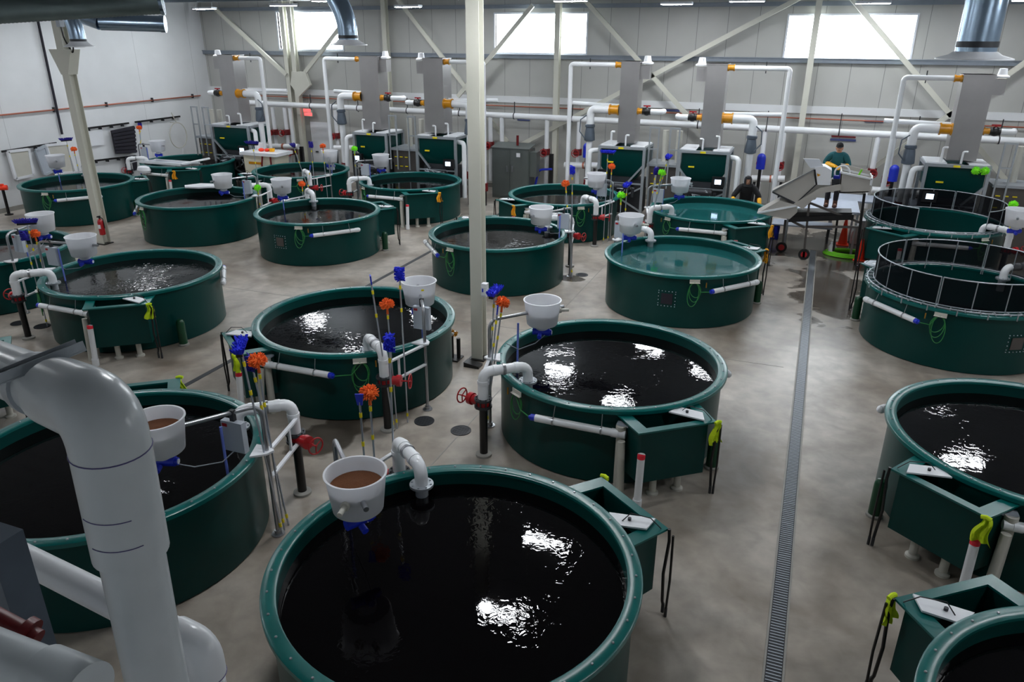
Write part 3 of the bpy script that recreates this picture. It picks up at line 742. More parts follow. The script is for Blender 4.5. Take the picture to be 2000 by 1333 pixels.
for key, c, (a, z) in (('A', 'lime', (66, 0)), ('B', 'lime', (37.5, 0)), ('C', 'lime', (66, 0)), ('D', 'lime', (66, 0)), ('E', 'lime', (37.5, 0)), ('R', 'lime', (66, 0)), ('S', 'lime', (37.5, 0)), ('U', 'lime', (38, 0)),
                       ('F', 'amber', (38, 0)), ('K', 'amber', (38, 0)), ('L', 'amber', (38, 0)), ('O', 'amber', (60, 0)), ('M', 'amber', (66, 0))):
    x, y = P2(2.355, a); o_ = bpy.data.objects.new('cleaning_cloth', CL[c][ord(key) % 2]); COL.objects.link(o_); o_.location = tw(key, x, y, BZ + .01)
    o_.rotation_euler = (0, 0, math.atan2(TP[key][3] * y, TP[key][2] * x) + PI / 2)
    tag(o_, {'lime': 'yellow-green', 'amber': 'orange-yellow'}[c] + ' cloth on the box corner of ' + TD[key], 'cloth', c + ' cleaning cloths')

# feeders
TUBZ = 2.08
FEED = {'A': (696, 925, 'feed'), 'D': (305, 822, 'feed'), 'B': (1059, 585, 0), 'C': (817, 550, 0), 'E': (155, 468, 0), 'F': (1231, 418, 0), 'G': (1055, 404, 0), 'H': (546, 353, 0),
        'I': (430, 345, 0), 'J': (106, 315, 0), 'L': (1327, 345, 0), 'M': (1163, 337, 0), 'K': (740, 304, 0), 'N': (640, 297, 0), 'O': (316, 282, 0), 'P': (2060, 500, 0), 'Q': (1990, 400, 0), 'R': (2100, 640, 0), 'T': (75, 425, 0)}
m_ = MB().lathe([(0, -.42), (.235, -.42), (.25, -.405), (.295, -.03), (.31, -.012), (.31, 0), (.29, 0), (.285, -.02), (.243, -.40), (0, -.40)], 48); tubm = m_.mesh('tub', 'tub')
m_ = MB().lathe([(0, -.42), (.1, -.42), (.1, -.5), (.07, -.52), (0, -.52)], 24); neck = m_.mesh('neck', 'tub')
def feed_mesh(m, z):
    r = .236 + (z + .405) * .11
    mb = MB().lathe([(0, z + .03), (r * .4, z + .015), (r * .8, z), (r, z - .01)], 40); mb.mi = 1; mb.lathe([(r, z - .01), (r - .002, z - .03), (.235, -.398), (0, -.398)], 40); return mb.mesh('feed', [m, 'cream'])  # mass below the feed top coloured grey to paint its shade
feedb = feed_mesh('feed', -.14); feed_shaded = feed_mesh('cream', -.2)  # second mesh takes the painted shade grey all over
m_ = MB(); m_.cyl((-.15, 0, -.56), (.13, 0, -.56), .058); m_.cyl((.13, 0, -.56), (.16, 0, -.56), .045); m_.cyl((-.02, -.08, -.58), (-.02, -.16, -.6), .035); m_.mi = 1; m_.cyl((.16, 0, -.56), (.168, 0, -.56), .03); motor = m_.mesh('motor', ['blue', 'white'])
m_ = MB(); m_.cyl((.26, -.12, -.2), (.40, -.18, -.2), .026, n=14); m_.cyl((.25, -.115, -.2), (.285, -.13, -.2), .045, n=14); nozz = m_.mesh('spout', 'pvc_old')
stk = MB().lathe([(.293, -.1), (.295, -.1), (.297, -.07), (.293, -.07)], 4, close=True, a0=math.radians(-75), a1=math.radians(-66)).mesh('sticker', 'yellow')
for key, (px, py, fd) in FEED.items():
    tx, ty, sx, sy = TP[key]
    c = atz(px, py, TUBZ)
    pole = tw(key, -1.80, .72)
    if (c.xy - pole.xy).length > 1.5: c = Vector((*(pole.xy + (c.xy - pole.xy).normalized() * 1.2), TUBZ))
    f_ = empty('feeder', (pole.x, pole.y, 0), 'white feed tub on a steel pole over ' + TD[key], 'feeder', 'feeders over the tanks')
    cl = Vector((c.x - pole.x, c.y - pole.y, TUBZ)); dirn = Vector((cl.x, cl.y, 0)).normalized()
    ah = TUBZ - .2
    ms = MB(); ms.tube(bend([(0, 0, .02), (0, 0, ah), (cl.x, cl.y, ah + .02), tuple(Vector((cl.x, cl.y, ah + .02)) + dirn * .40)], .16), .027, 12); ms.build('pole', 'steel', f_)
    MB().lathe([(0, 0), (.085, 0), (.085, .015), (.045, .02), (.045, .07), (0, .07)], 20).build('base_foot', 'steel', f_)
    tocen = Vector((tx * R0 - pole.x, ty * R0 - pole.y, 0)).normalized(); pr = Vector((-tocen.y, tocen.x, 0))
    MB().prism([tuple(Vector((0, 0, Hh + .004)) - tocen * .09), tuple(Vector((0, 0, Hh + .004)) + pr * .09 - tocen * .02), tuple(Vector((0, 0, Hh + .004)) + tocen * .17 + pr * .15), tuple(Vector((0, 0, Hh + .004)) + tocen * .17 - pr * .15), tuple(Vector((0, 0, Hh + .004)) - pr * .09 - tocen * .02)], (0, 0, .025)).build('rim_bracket', 'white', f_)
    tb = place_mesh('tub', tubm, f_, cl, 0)
    place_mesh('neck', neck, tb); 
    mo = place_mesh('motor', motor, tb); mo.rotation_euler = (0, 0, math.radians({'A': 60, 'B': 10, 'C': 35, 'D': 20}.get(key, 15)))
    place_mesh('feed', feedb if fd else feed_shaded, tb)
    place_mesh('sticker', stk, tb).rotation_euler = (0, 0, math.radians({'C': 20, 'D': 10}.get(key, 180)))
    if key in 'AFC' or key == 'B':
        place_mesh('spout', nozz, tb).rotation_euler = (0, 0, math.radians({'A': -55, 'F': 20, 'C': 200, 'B': 55}[key]))
    # control enclosure hanging from the arm, facing the gallery
    if key not in 'AB':
        bc = dirn * .34; cz = ah - .3
        m2 = MB(); m2.box((bc.x - .15, bc.y - .05, cz - .2), (bc.x + .15, bc.y + .03, cz + .2)); o_ = m2.build('control_box', 'ctrl', f_)
        MB().box((bc.x - .13, bc.y - .056, cz + .13), (bc.x - .06, bc.y - .049, cz + .17)).build('red_label', 'red', o_)
        MB().bar((bc.x, bc.y, cz + .19), (bc.x, bc.y, ah + .04), .06, .05).build('box_hanger', 'darkgrey', o_)
    m2 = MB(); q = cl + Vector((.1, 0, -.56)); q2 = Vector((dirn.x * .3, dirn.y * .3, ah - .45))
    m2.tube([q, q.lerp(q2, .3) + Vector((0, 0, -.13)), q.lerp(q2, .7) + Vector((0, 0, -.16)), q2], .007, 6); m2.build('motor_cable', 'cablegrey', f_)
    b2 = Vector((*(dirn * .45), 0)) if False else dirn * .5
    m2 = MB(); m2.cyl((b2.x, b2.y, .95), (b2.x + .01, b2.y, 1.75), .017, n=10); m2.build('air_tube', 'bluepipe', f_)

# ---- brush racks and brushes
def broom(mname, L=1):
    m_ = MB(); m_.mi = 0
    return m_
def brush_parts(kind):
    rnd = random.Random(kind); out = []
    if kind in ('blue_broom', 'navy_broom'):
        mm = 'bristle_blue' if kind == 'blue_broom' else 'bristle_navy'; m_ = MB()
        for i in range(120):
            x = rnd.uniform(-.19, .19); y = rnd.uniform(-.045, .045); a = Vector((x, y, .0)); b = a + Vector((x * .22 + rnd.uniform(-.02, .02), y * .9, rnd.uniform(.06, .085)))
            m_.cyl(a, b, .012, .006, n=5)
        m_.box((-.19, -.045, -.0), (.19, .045, .05)); out.append(('bristles', m_.mesh('bristles', mm)))
        out.append(('brush_block', MB().box((-.18, -.035, -.045), (.18, .035, .0)).mesh('brush_block', 'black')))
    elif kind in ('blue_brush', 'navy_brush'):
        mm = 'bristle_blue' if kind == 'blue_brush' else 'bristle_navy'; m_ = MB()
        for i in range(130):
            a = rnd.uniform(0, 2 * PI); z = rnd.uniform(-.09, .11); d = Vector((math.cos(a) * .085, math.sin(a) * .07, rnd.uniform(-.02, .03))); m_.cyl((0, 0, z), Vector((0, 0, z)) + d, .014, .007, n=5)
        m_.ball((0, 0, .01), .06, 8, 1.6); out.append(('bristles', m_.mesh('bristles', mm)))
    elif kind in ('orange_duster', 'lime_duster'):
        mm = 'bristle_orange' if kind[0] == 'o' else 'bristle_lime'; m_ = MB()
        for i in range(230):
            z = rnd.uniform(-.75, 1); a = rnd.uniform(0, 2 * PI); r = math.sqrt(1 - z * z); d = Vector((r * math.cos(a), r * math.sin(a), z * .85)) * rnd.uniform(.095, .125)
            m_.cyl(d * .3, d, .007, .0055, n=5)
        m_.ball((0, 0, 0), .075, 8, .85); out.append(('bristles', m_.mesh('bristles', mm)))
        out.append(('ferrule', MB().cyl((0, 0, -.16), (0, 0, -.05), .02, .014, n=10).mesh('ferrule', 'bristle_orange' if kind[0] == 'o' else 'bristle_lime')))
    elif kind == 'blue_scraper':
        m_ = MB(); m_.prism([(-.05, -.01, .06), (.05, -.01, .06), (.03, -.01, -.08), (-.03, -.01, -.08)], (0, .02, 0)); out.append(('scraper_head', m_.mesh('scraper_head', 'blue')))
    return out
BP = {k: brush_parts(k) for k in ('blue_broom', 'navy_broom', 'blue_brush', 'navy_brush', 'orange_duster', 'lime_duster', 'blue_scraper')}
KW = {'blue_broom': ('blue wide-headed broom', 'broom'), 'navy_broom': ('dark blue wide-headed broom', 'broom'), 'blue_brush': ('blue bushy brush', 'brush'), 'navy_brush': ('navy bushy brush', 'brush'),
      'orange_duster': ('orange spiky duster', 'duster'), 'lime_duster': ('lime green spiky duster', 'duster'), 'blue_scraper': ('blue flat-headed scraper', 'scraper')}
polem = {}
BR = {'A': [(722, 770, 'orange_duster'), (703, 782, 'blue_scraper'), (760, 674, 'blue_brush')],
      'C': [(723, 548, 'blue_scraper'), (779, 538, 'blue_brush'), (755, 597, 'orange_duster')],
      'B': [(965, 573, 'blue_broom'), (981, 591, 'orange_duster'), (971, 605, 'blue_scraper')],
      'D': [(470, 684, 'blue_broom'), (503, 709, 'orange_duster'), (492, 716, 'navy_brush')],
      'E': [(50, 443, 'navy_broom'), (66, 465, 'orange_duster'), (46, 470, 'navy_brush')],
      'F': [(1211, 380, 'lime_duster'), (1222, 362, 'blue_broom')],
      'G': [(1102, 358, 'orange_duster'), (1115, 332, 'blue_brush')],
      'H': [(587, 363, 'orange_duster'), (603, 330, 'blue_scraper')],
      'I': [(499, 379, 'lime_duster'), (490, 285, 'navy_broom')],
      'J': [(141, 299, 'orange_duster'), (126, 281, 'navy_broom')],
      'L': [(1290, 335, 'lime_duster'), (1278, 333, 'navy_brush'), (1302, 306, 'blue_broom')],
      'M': [(1192, 324, 'orange_duster'), (1184, 297, 'blue_broom')],
      'N': [(627, 289, 'orange_duster'), (569, 289, 'navy_broom'), (604, 287, 'navy_brush')],
      'K': [(689, 293, 'lime_duster')], 'O': [(268, 256, 'orange_duster'), (278, 251, 'navy_brush')],
      'Q': [(1977, 391, 'lime_duster')]}
for key, lst in BR.items():
    tx, ty, sx, sy = TP[key]
    r_ = empty('brush_rack', tw(key, -1.9, 1.15), 'white bars holding brush poles beside ' + TD[key], 'brush rack', 'white brush racks'); r_.scale = (sx, sy, 1)
    if key == 'A': bars = None
    for zz in (1.22, .86):
        m_ = MB(); m_.bar((.1, -.42, zz), (.30, .44, zz), .05, .03); 
        m_.build('rack_bar', 'white', r_)
    MB().bar((.25, .2, .86), (.25, .2, 1.22), .03, .03).build('rack_upright', 'pvc', r_)
    used = []
    for bi, (px, py, kind) in enumerate(lst):
        best = None
        for i in range(0, 29):
            t = i / 28; x = -1.84 + .22 * t; y = .72 + .9 * t
            for zi in range(0, 60):
                z = 1.6 + zi * .025; p = tw(key, x, y, z); q = proj(p); e = math.hypot(q[0] - px, q[1] - py)
                if any(abs(y - u) < .07 for u in used): e += 30
                if best is None or e < best[0]: best = (e, x, y, z)
        e, x, y, z = best; used.append(y)
        # lean the pole so that its head meets the wanted spot
        base = tw(key, x, y, 0.0); head = Vector(base); head.z = z
        want = atz(px, py, z); dv = Vector((want.x - base.x, want.y - base.y, 0)); 
        if dv.length > .55: dv = dv.normalized() * .55
        head = base + dv + Vector((0, 0, z)); base = base - dv * .12
        b_ = empty('brush', base, KW[kind][0] + ' racked at ' + TD[key], KW[kind][1], 'long-handled brushes in the racks')
        ax = (head - base); Ln = ax.length; q4 = ax.to_track_quat('Z', 'Y')
        b_.rotation_mode = 'QUATERNION'; b_.rotation_quaternion = q4
        m_ = MB(); m_.cyl((0, 0, .0), (0, 0, Ln - .04), .0125, n=8); m_.build('pole', 'alu', b_)
        for zz in (Ln - .24, Ln - .62, .12): MB().cyl((0, 0, zz), (0, 0, zz + .06), .018, n=8).build('pole_collar', 'yellow', b_)
        for nm, me in BP[kind]:
            o_ = place_mesh(nm, me, b_, (0, 0, Ln)); o_.rotation_euler = (0, 0, math.radians(-20 + 13 * bi) if 'broom' in kind else 0)

# netting fences on P and Q
for key, lab in (('P', 'low net fence of steel frames standing on the nearer netted tank rim'), ('Q', 'low net fence of steel frames standing on the farther netted tank rim')):
    tx, ty, sx, sy = TP[key]; f_ = empty('net_fence', (tx * R0, ty * R0, 0), lab, 'fence', 'net fences on tank rims')
    zb, zt, rr = Hh + .03, 1.81, 1.66
    m_ = MB(); m_.tube([(*P2(1.78, a), zb) for a in range(0, 360, 5)], .016, 8, closed=True); m_.tube([(*P2(rr, a), zb + .01) for a in range(0, 360, 5)], .014, 8, closed=True)
    for a in range(0, 360, 8): m_.bar((*P2(1.655, a), zb), (*P2(1.83, a), zb), .02, .035)
    for a in range(4, 360, 16): m_.bar((*P2(1.835, a), zb + .02), (*P2(1.835, a), zb - .1), .02, .02)
    m_.build('clamp_ring', 'galv', f_)
    nseg = 6
    for s in range(nseg):
        a0 = 8 + s * 360 / nseg; a1 = a0 + 360 / nseg - 1.2
        if key == 'Q' and s == 4: continue
        fr = MB(); st = [a0 + (a1 - a0) * i / 12 for i in range(13)]
        fr.tube([(*P2(rr, a), zt) for a in st], .013, 8); 
        for a in (a0, (2 * a0 + a1) / 3, (a0 + 2 * a1) / 3, a1): fr.tube([(*P2(rr, a), zb - .12 if key == 'P' else zb), (*P2(rr, a), zt)], .011, 8)
        o_ = fr.build('fence_frame', 'galv', f_)
        nm = MB(); nm.lathe([(rr + .004, zb), (rr + .004, zt), (rr, zt), (rr, zb)], 12, close=True, a0=math.radians(a0), a1=math.radians(a1)); nm.build('netting', 'net', o_)

# white board on tank I, tray on tank O, disc on tank Q
b1 = atz(358, 368, 1.27); 
m_ = MB(); m_.prism([(0, 0, 0), (.25, .5, 0), (1.4, .75, 0), (1.55, .35, 0), (.9, .1, 0), (.7, -.1, 0), (.2, -.2, 0)], (0, 0, .05))
tag(m_.build('white_board', 'white', loc=(b1.x, b1.y, Hh + .005)), 'irregular white board resting on a third-row tank rim at left', 'board')
tO = Vector((TP['O'][0] * R0, TP['O'][1] * R0, 0))
tr = empty('white_tray', tO + Vector((.1, -.9, Hh)), 'long white tray and pipe frame lying across the farthest tank at left', 'tray')
m_ = MB(); m_.box((-1.2, -.55, .03), (.9, -.48, .12)).box((-1.1, .1, .03), (1.2, .17, .1)).bar((-1.2, -.5, .06), (-1.0, .15, .06), .08, .06).bar((.9, -.5, .1), (1.6, .3, .25), .25, .04); m_.build('frame', 'white', tr)
m_ = MB(); m_.box((-1.15, -.5, .02), (.85, .12, .04)); m_.build('tray_bottom', 'ctrl', tr)
bagc = tO + Vector((-.35, -2.0, Hh - .25))
m_ = MB(); m_.lathe([(0, 0), (.3, .03), (.36, .15), (.3, .3), (.15, .36), (0, .34)], 9, smooth=False); o_ = m_.build('white_bag', 'white', loc=bagc); o_.scale = (.9, .5, .8); tag(o_, 'crumpled white plastic bag hanging at the farthest tank rim', 'bag')
dq = atz(1712, 504, Hh + .03)
m_ = MB().lathe([(.1, 0), (.27, 0), (.27, .03), (.1, .03)], 36, close=True); m_.mi = 1; m_.lathe([(0, 0), (.1, 0), (.1, .02), (0, .02)], 24)
tag(m_.build('grey_disc', ['ctrl', 'towerdark'], loc=(dq.x, dq.y, Hh - .06)), 'flat grey ring-shaped disc lying beside the farther netted tank', 'disc')

# ---------------------------------------------------------------- things by the columns
fe = atz(205, 495, 0)
e_ = empty('fire_extinguisher', (-19.66, 16.3, .35), 'red fire extinguisher hanging on the left column', 'fire extinguisher')
m_ = MB().lathe([(0, 0), (.08, 0), (.085, .02), (.085, .4), (.06, .46), (.025, .48), (.025, .52), (0, .52)], 20); m_.build('bottle', 'red', e_)
m_ = MB(); m_.cyl((0, 0, .5), (0, 0, .56), .03, n=10).box((-.02, -.08, .54), (.02, .03, .58)).tube(bend([(0, .03, .52), (.09, .03, .5), (.1, .03, .2)], .04), .012, 6); m_.build('valve_head', 'black', e_)
m_ = MB().lathe([(.0865, .2), (.0865, .32)], 12, a0=math.radians(-120), a1=math.radians(-50)); m_.build('label_patch', 'white', e_); MB().bar((0, .05, .3), (-.12, .2, .3), .04, .06).build('bracket', 'steel', e_)
sd = aty(944, 552, 12.42)
e_ = empty('soap_dispenser', (-5.36, 12.5, 1.38), 'small pale dispenser fixed to the right side of the centre column', 'dispenser')
m_ = MB(); m_.box((-.055, -.06, 0), (.055, .06, .26)).box((-.045, -.075, .03), (.045, -.06, .2)); m_.build('dispenser_body', 'white', e_)
MB().box((-.03, -.078, .1), (.0, -.075, .17)).build('badge', 'blue', e_)
bs = empty('boot_scrubber', (-5.98, 12.4, 0), 'black boot scrubber stand with a yellow brush left of the centre column', 'boot scrubber')
m_ = MB(); m_.box((-.12, -.15, 0), (.12, .15, .03)).cyl((-.07, 0, .03), (-.07, 0, .52), .04, n=12).cyl((.07, .02, .03), (.07, .02, .45), .04, n=12); m_.build('stand', 'black', bs)
m_ = MB()
rnd = random.Random(3)
for i in range(60):
    a = rnd.uniform(0, 2 * PI); d = Vector((math.cos(a) * .09, rnd.uniform(-.05, .05), math.sin(a) * .07)); m_.cyl((-.02, -.02, .56), Vector((-.02, -.02, .56)) + d, .01, .006, n=5)
m_.build('brush_head', 'amberunion', bs); MB().cyl((-.02, -.09, .56), (-.02, .05, .56), .03, n=12).build('brush_core', 'white', bs)
m_ = MB(); m_.prism([(-.16, -.1, 0), (.16, -.1, 0), (.16, -.1, .05), (-.16, -.1, .1)], (0, .2, 0)); tag(m_.build('floor_wedge', 'black', loc=(-5.5, 12.2, .0)), 'black wedge block lying at the foot of the centre column', 'wedge')
fp = empty('water_inlet', (-26.35, 18.2, 0), 'thin black riser with a red valve standing by the left wall edge', 'water inlet')
MB().cyl((0, 0, 0), (0, 0, .95), .05, n=14).lathe([(.05, 0), (.14, 0), (.14, .03), (.05, .05)], 16).build('riser', 'black', fp)
MB().cyl((-.12, -.1, .97), (.12, .1, .97), .09, n=14).cyl((0, 0, .95), (0, 0, 1.1), .07, n=14).build('valve_body', 'cone', fp)

# ---------------------------------------------------------------- foreground pipes (inside the hall, close to the gallery)
Cn = atd(203, 808, 2.42); Bt = atd(312, 1333, 2.86); Lf = atd(0, 728, 3.0)
dv = (Bt - Cn).normalized(); dl = (Lf - Cn).normalized(); Ft = Cn + dv * (Cn.z / -dv.z)
g_ = empty('big_pipe', (Ft.x, Ft.y, 0), 'huge pale grey pipe with an elbow filling the left foreground', 'pipe')
c_ = Cn - Vector((Ft.x, Ft.y, 0))
m_ = MB(); m_.tube([c_ + dv * (Cn.z / -dv.z), c_ + dv * .5], .108, 32); m_.tube(bend([c_ + dv * .56, c_, c_ + dl * .36], .14), .125, 32); m_.tube([c_ + dl * .34, c_ + dl * 3.6], .105, 32); m_.build('pipe', 'bigpipe', g_)
def ring_on(c, d, r, w=.003, n=32, arcdeg=360, st=0):
    d = d.normalized(); u = d.cross(Vector((0, 0, 1))); u = (u if u.length > .2 else d.cross(Vector((0, 1, 0)))).normalized(); v = d.cross(u)
    k = [math.radians(st + arcdeg * i / n) for i in range(n + (0 if arcdeg == 360 else 1))]
    return [c + (u * math.cos(a) + v * math.sin(a)) * r for a in k]
MB().tube(ring_on(c_ + dv * .145, dv, .1255), .0025, 6, closed=True).build('marker_line', 'purple', g_)
for t_, st in ((.36, 30), (.47, 20)):
    MB().tube(ring_on(c_ + dv * t_, dv, .1255 if t_ < .5 else .109, n=20, arcdeg=80, st=st), .0018, 6).build('marker_line', 'purple', g_)
m_ = MB(); m_.cyl(c_ + dl * .5, c_ + dl * .56, .118, n=28); m_.build('pipe_clamp', 'galv', g_)
# strut channel laid over the pipe
s0 = atd(-70, 785, 2.5); s1 = atd(160, 690, 2.72)
g2 = empty('strut_channel', s0, 'blurred grey slotted steel channel lying over the big foreground pipe', 'channel')
dd = s1 - s0; q_ = Vector((0, 0, 1))
m_ = MB(); m_.bar((0, 0, 0), dd, .042, .004); m_.bar(Vector((.019, .0, .018)), dd + Vector((.019, 0, .018)), .004, .04); m_.bar(Vector((-.019, .0, .018)), dd + Vector((-.019, 0, .018)), .004, .04); m_.build('channel', 'galv', g2)
for k in range(5): MB().bar(dd * (.1 + k * .18) + Vector((0, 0, .003)), dd * (.19 + k * .18) + Vector((0, 0, .003)), .014, .004).build('slot', 'black', g2)
# smaller pipe behind it
Cn = atd(400, 1270, 3.25); Bt = atd(408, 1333, 3.4); Lf = atd(0, 1074, 3.95)
dv = Vector((0, 0, -1)); dl = (Lf - Cn).normalized()
g3 = empty('white_pipe', (Cn.x, Cn.y, 0), 'smaller white pipe with elbow passing behind the huge foreground pipe', 'pipe')
c_ = Vector((0, 0, Cn.z))
m_ = MB(); m_.tube([(0, 0, 0), c_ + dv * .2], .07, 28); m_.tube(bend([c_ + dv * .16, c_, c_ + dl * .17], .085), .08, 28); m_.tube([c_ + dl * .15, c_ + dl * 3.0], .07, 28); m_.build('pipe', 'pvc', g3)
MB().tube(ring_on(c_ + dv * .155, dv, .0805), .0025, 6, closed=True).build('marker_line', 'purple', g3)
# lower left corner: grey pipe end, red valve part, dark steel post
q0 = atd(0, 1290, 2.6); q1 = atd(190, 1365, 2.45)
g4 = empty('grey_pipe', q0, 'pale blue-grey pipe stub in the bottom left corner', 'pipe')
d_ = (q1 - q0); m_ = MB(); m_.tube([-d_ * .6, d_ * .55], .085, 28); m_.tube([d_ * .5, d_ * .95], .1, 28); m_.build('pipe', 'bigpipe', g4)
q0 = atd(10, 1060, 3.0); q1 = atd(82, 1290, 2.9)
m_ = MB(); m_.bar((0, 0, 0), (0, 0, q0.z), .14, .14); tag(m_.build('steel_post', 'bluegrey', loc=(q0.x - .05, q0.y, 0)), 'dark blue-grey steel post at the bottom left edge behind the pipes', 'post')
q0 = atd(-20, 1212, 2.75); q1 = atd(75, 1262, 2.75)
m_ = MB(); m_.tube([(0, 0, 0), q1 - q0], .045, 16); m_.tube([(q1 - q0) * .7, (q1 - q0) * .85], .07, 16); tag(m_.build('red_fitting', 'darkred', loc=q0), 'dark red pipe fitting at the bottom left corner', 'fitting')

# ---------------------------------------------------------------- ducts overhead
a = atd(-160, 40, 8.6); b = atd(312, 9, 9.2)
g_ = empty('spiral_duct', (a.x, a.y, a.z), 'big dark spiral duct crossing the top left corner', 'duct')
m_ = MB(); d_ = b - a; N_ = 120; pts = [d_ * (i / N_) for i in range(N_ + 1)]; m_.tube(pts, .14, 28, radii=[.137 if i % 2 else .142 for i in range(N_ + 1)]); m_.build('duct_tube', 'spiral', g_)
m_ = MB(); m_.tube([(-1.0, -.1, .19), tuple(d_ + Vector((3.9, .2, .19)))], .05, 10); m_.build('conduit', 'black', g_)
m_ = MB(); m_.cyl(d_ * .985, d_ * 1.0, .15, n=28); m_.build('end_collar', 'duct', g_)
a = atd(190, 50, 18); b = atd(318, 53, 18.3)
g_ = empty('galvanised_duct', a, 'short shiny galvanised duct hanging at the top left below the dark duct', 'duct')
m_ = MB(); m_.tube([(0, 0, 0), b - a], .185, 28); m_.tube([(b - a) * .92, (b - a) * 1.0], .195, 28); m_.tube([(-.6, -.2, .5), (-.3, -.1, .1), (0, 0, 0)], .185, 24); m_.build('duct_tube', 'duct', g_)
for i, (px, py, D, rr, sw, lab) in enumerate(((150, 96, 20, .2, -1, 'shiny elbow duct with a round diffuser behind the left column top'), (676, 88, 20, .26, -1, 'shiny curved duct ending in a round diffuser over the left window'),
                                        (1898, 104, 14.2, .35, 0, 'shiny vertical duct ending in a round diffuser at the top right'))):
    c = atd(px, py, D); e_ = empty('duct_diffuser', c, lab, 'duct', 'ducts with round diffusers')
    m_ = MB()
    if sw: m_.tube(bend([(0, 0, 0), (0, 0, rr * 2.6), (sw * rr * 3.0, 0, rr * 4.2 + .8), (sw * rr * 3.0, 0, CZ - c.z - .02)], rr * 1.6), rr, 28)
    else: m_.tube([(0, 0, 0), (0, 0, CZ - c.z - .02)], rr, 32)
    m_.build('duct_tube', 'duct', e_)
    MB().lathe([(rr * 1.01, rr * .5), (rr * 1.03, rr * .5), (rr * 1.03, rr * .8), (rr * 1.01, rr * .8)], 28, close=True).build('joint_band', 'darkgrey', e_)
    MB().lathe([(rr * .98, .1), (rr * 1.05, .1), (rr * 1.3, .04), (rr * 1.9, -.02), (rr * 1.9, -.04), (rr * 1.2, -.02), (rr * .6, -.05), (0, -.05)], 36).build('diffuser', 'white', e_)
# ceiling beam at top centre with pipe
a = aty(620, 3, 22); b = aty(925, 3, 20)
tag(MB().bar((0, 0, 0), (19, 0, 0), .3, .16).build('roof_beam', 'bluegrey', loc=(a.x - 8, 22.6, 7.15)), 'dark steel roof beam running along the top edge of the photo', 'beam')

# ---------------------------------------------------------------- left wall gear
rails = [((0, 305), (107, 287), 'black wall rail above the framed screens at left'), ((160, 259), (248, 247), 'black wall rail above the ribbed mats'), ((260, 245), (348, 233), 'black wall rail furthest along the left wall'),
         ((175, 322), (262, 311), 'lower black wall rail behind the third-row tank')]
for (a, b, lab) in rails:
    p = atx(*a, WX + .1); q = atx(*b, WX + .1); r_ = empty('wall_rail', p, lab, 'rail', 'black rails on the left wall')
    MB().bar((0, 0, 0), q - p, .04, .07).build('rail_bar', 'black', r_)
    for t in (.1, .35, .6, .85): c = (q - p) * t; MB().box((c.x - .1, c.y - .02, c.z - .1), (c.x + .06, c.y + .02, c.z + .02)).build('hook', 'darkgrey', r_)
def wall_quad(px4, x, th):
    return [atx(px, py, x) for (px, py) in px4]
for i, (q4, lab) in enumerate(((((12, 305), (52, 300), (62, 350), (28, 358)), 'leftmost pale framed screen hanging on the left wall'), (((67, 302), (84, 293), (100, 342), (84, 349)), 'narrow bluish framed screen turned edgewise on the left wall'),
                               (((86, 292), (127, 288), (145, 344), (104, 346)), 'wide cream framed screen beside the left column'))):
    P = wall_quad(q4, WX + .16, .1); c0 = P[0]; e_ = empty('framed_screen', c0, lab, 'screen', 'framed screens on the left wall')
    m_ = MB(); 
    for j in range(4): m_.bar(P[j] - c0, P[(j + 1) % 4] - c0, .09, .09, (1, 0, 0))
    m_.build('frame', 'white' if i != 1 else 'ctrl', e_)
    MB().prism([p_ - c0 for p_ in P], (.02, 0, 0)).build('screen_sheet', 'pvc_old' if i != 1 else 'ctrl', e_)
P = wall_quad(((212, 262), (257, 252), (262, 305), (222, 307)), WX + .15, .1); c0 = P[0]
m_ = MB(); m_.prism([p_ - c0 for p_ in P], (.05, 0, 0))
for k in range(7):
    t = (k + .5) / 7; m_.bar(P[0].lerp(P[3], t) - c0 + Vector((.06, 0, 0)), P[1].lerp(P[2], t) - c0 + Vector((.06, 0, 0)), .06, .1)
tag(m_.build('ribbed_mat', 'mat', loc=c0), 'black ribbed mat hanging on the left wall', 'mat')
P = wall_quad(((240, 312), (262, 310), (264, 340), (243, 345)), WX + .15, .1); c0 = P[0]
m_ = MB(); m_.prism([p_ - c0 for p_ in P], (.05, 0, 0)); tag(m_.build('ribbed_mat', 'mat', loc=c0), 'second black mat low on the left wall below the first', 'mat')
P = wall_quad(((168, 262), (196, 260), (200, 290), (172, 293)), WX + .05, .1); c0 = P[0]
m_ = MB(); m_.prism([p_ - c0 for p_ in P], (.015, 0, 0)); tag(m_.build('pale_sheet', 'white', loc=c0), 'pale square sheet hanging just right of the left column', 'sheet')
# landing net hoop, grey control panels by far left
h0 = atx(345, 270, WX + .4); m_ = MB(); m_.tube([(0, .5 * math.cos(a), .55 * math.sin(a)) for a in [2 * PI * i / 32 for i in range(32)]], .02, 8, closed=True); m_.cyl((0, .0, .55), (0, -.2, 1.0), .02, n=8)
m_.bar((-.36, 0, .54), (0, 0, .54), .03, .03); o_ = m_.build('landing_net_hoop', 'pvc_old', loc=h0); tag(o_, 'pale round net hoop hanging on the left wall near the corner', 'net hoop')
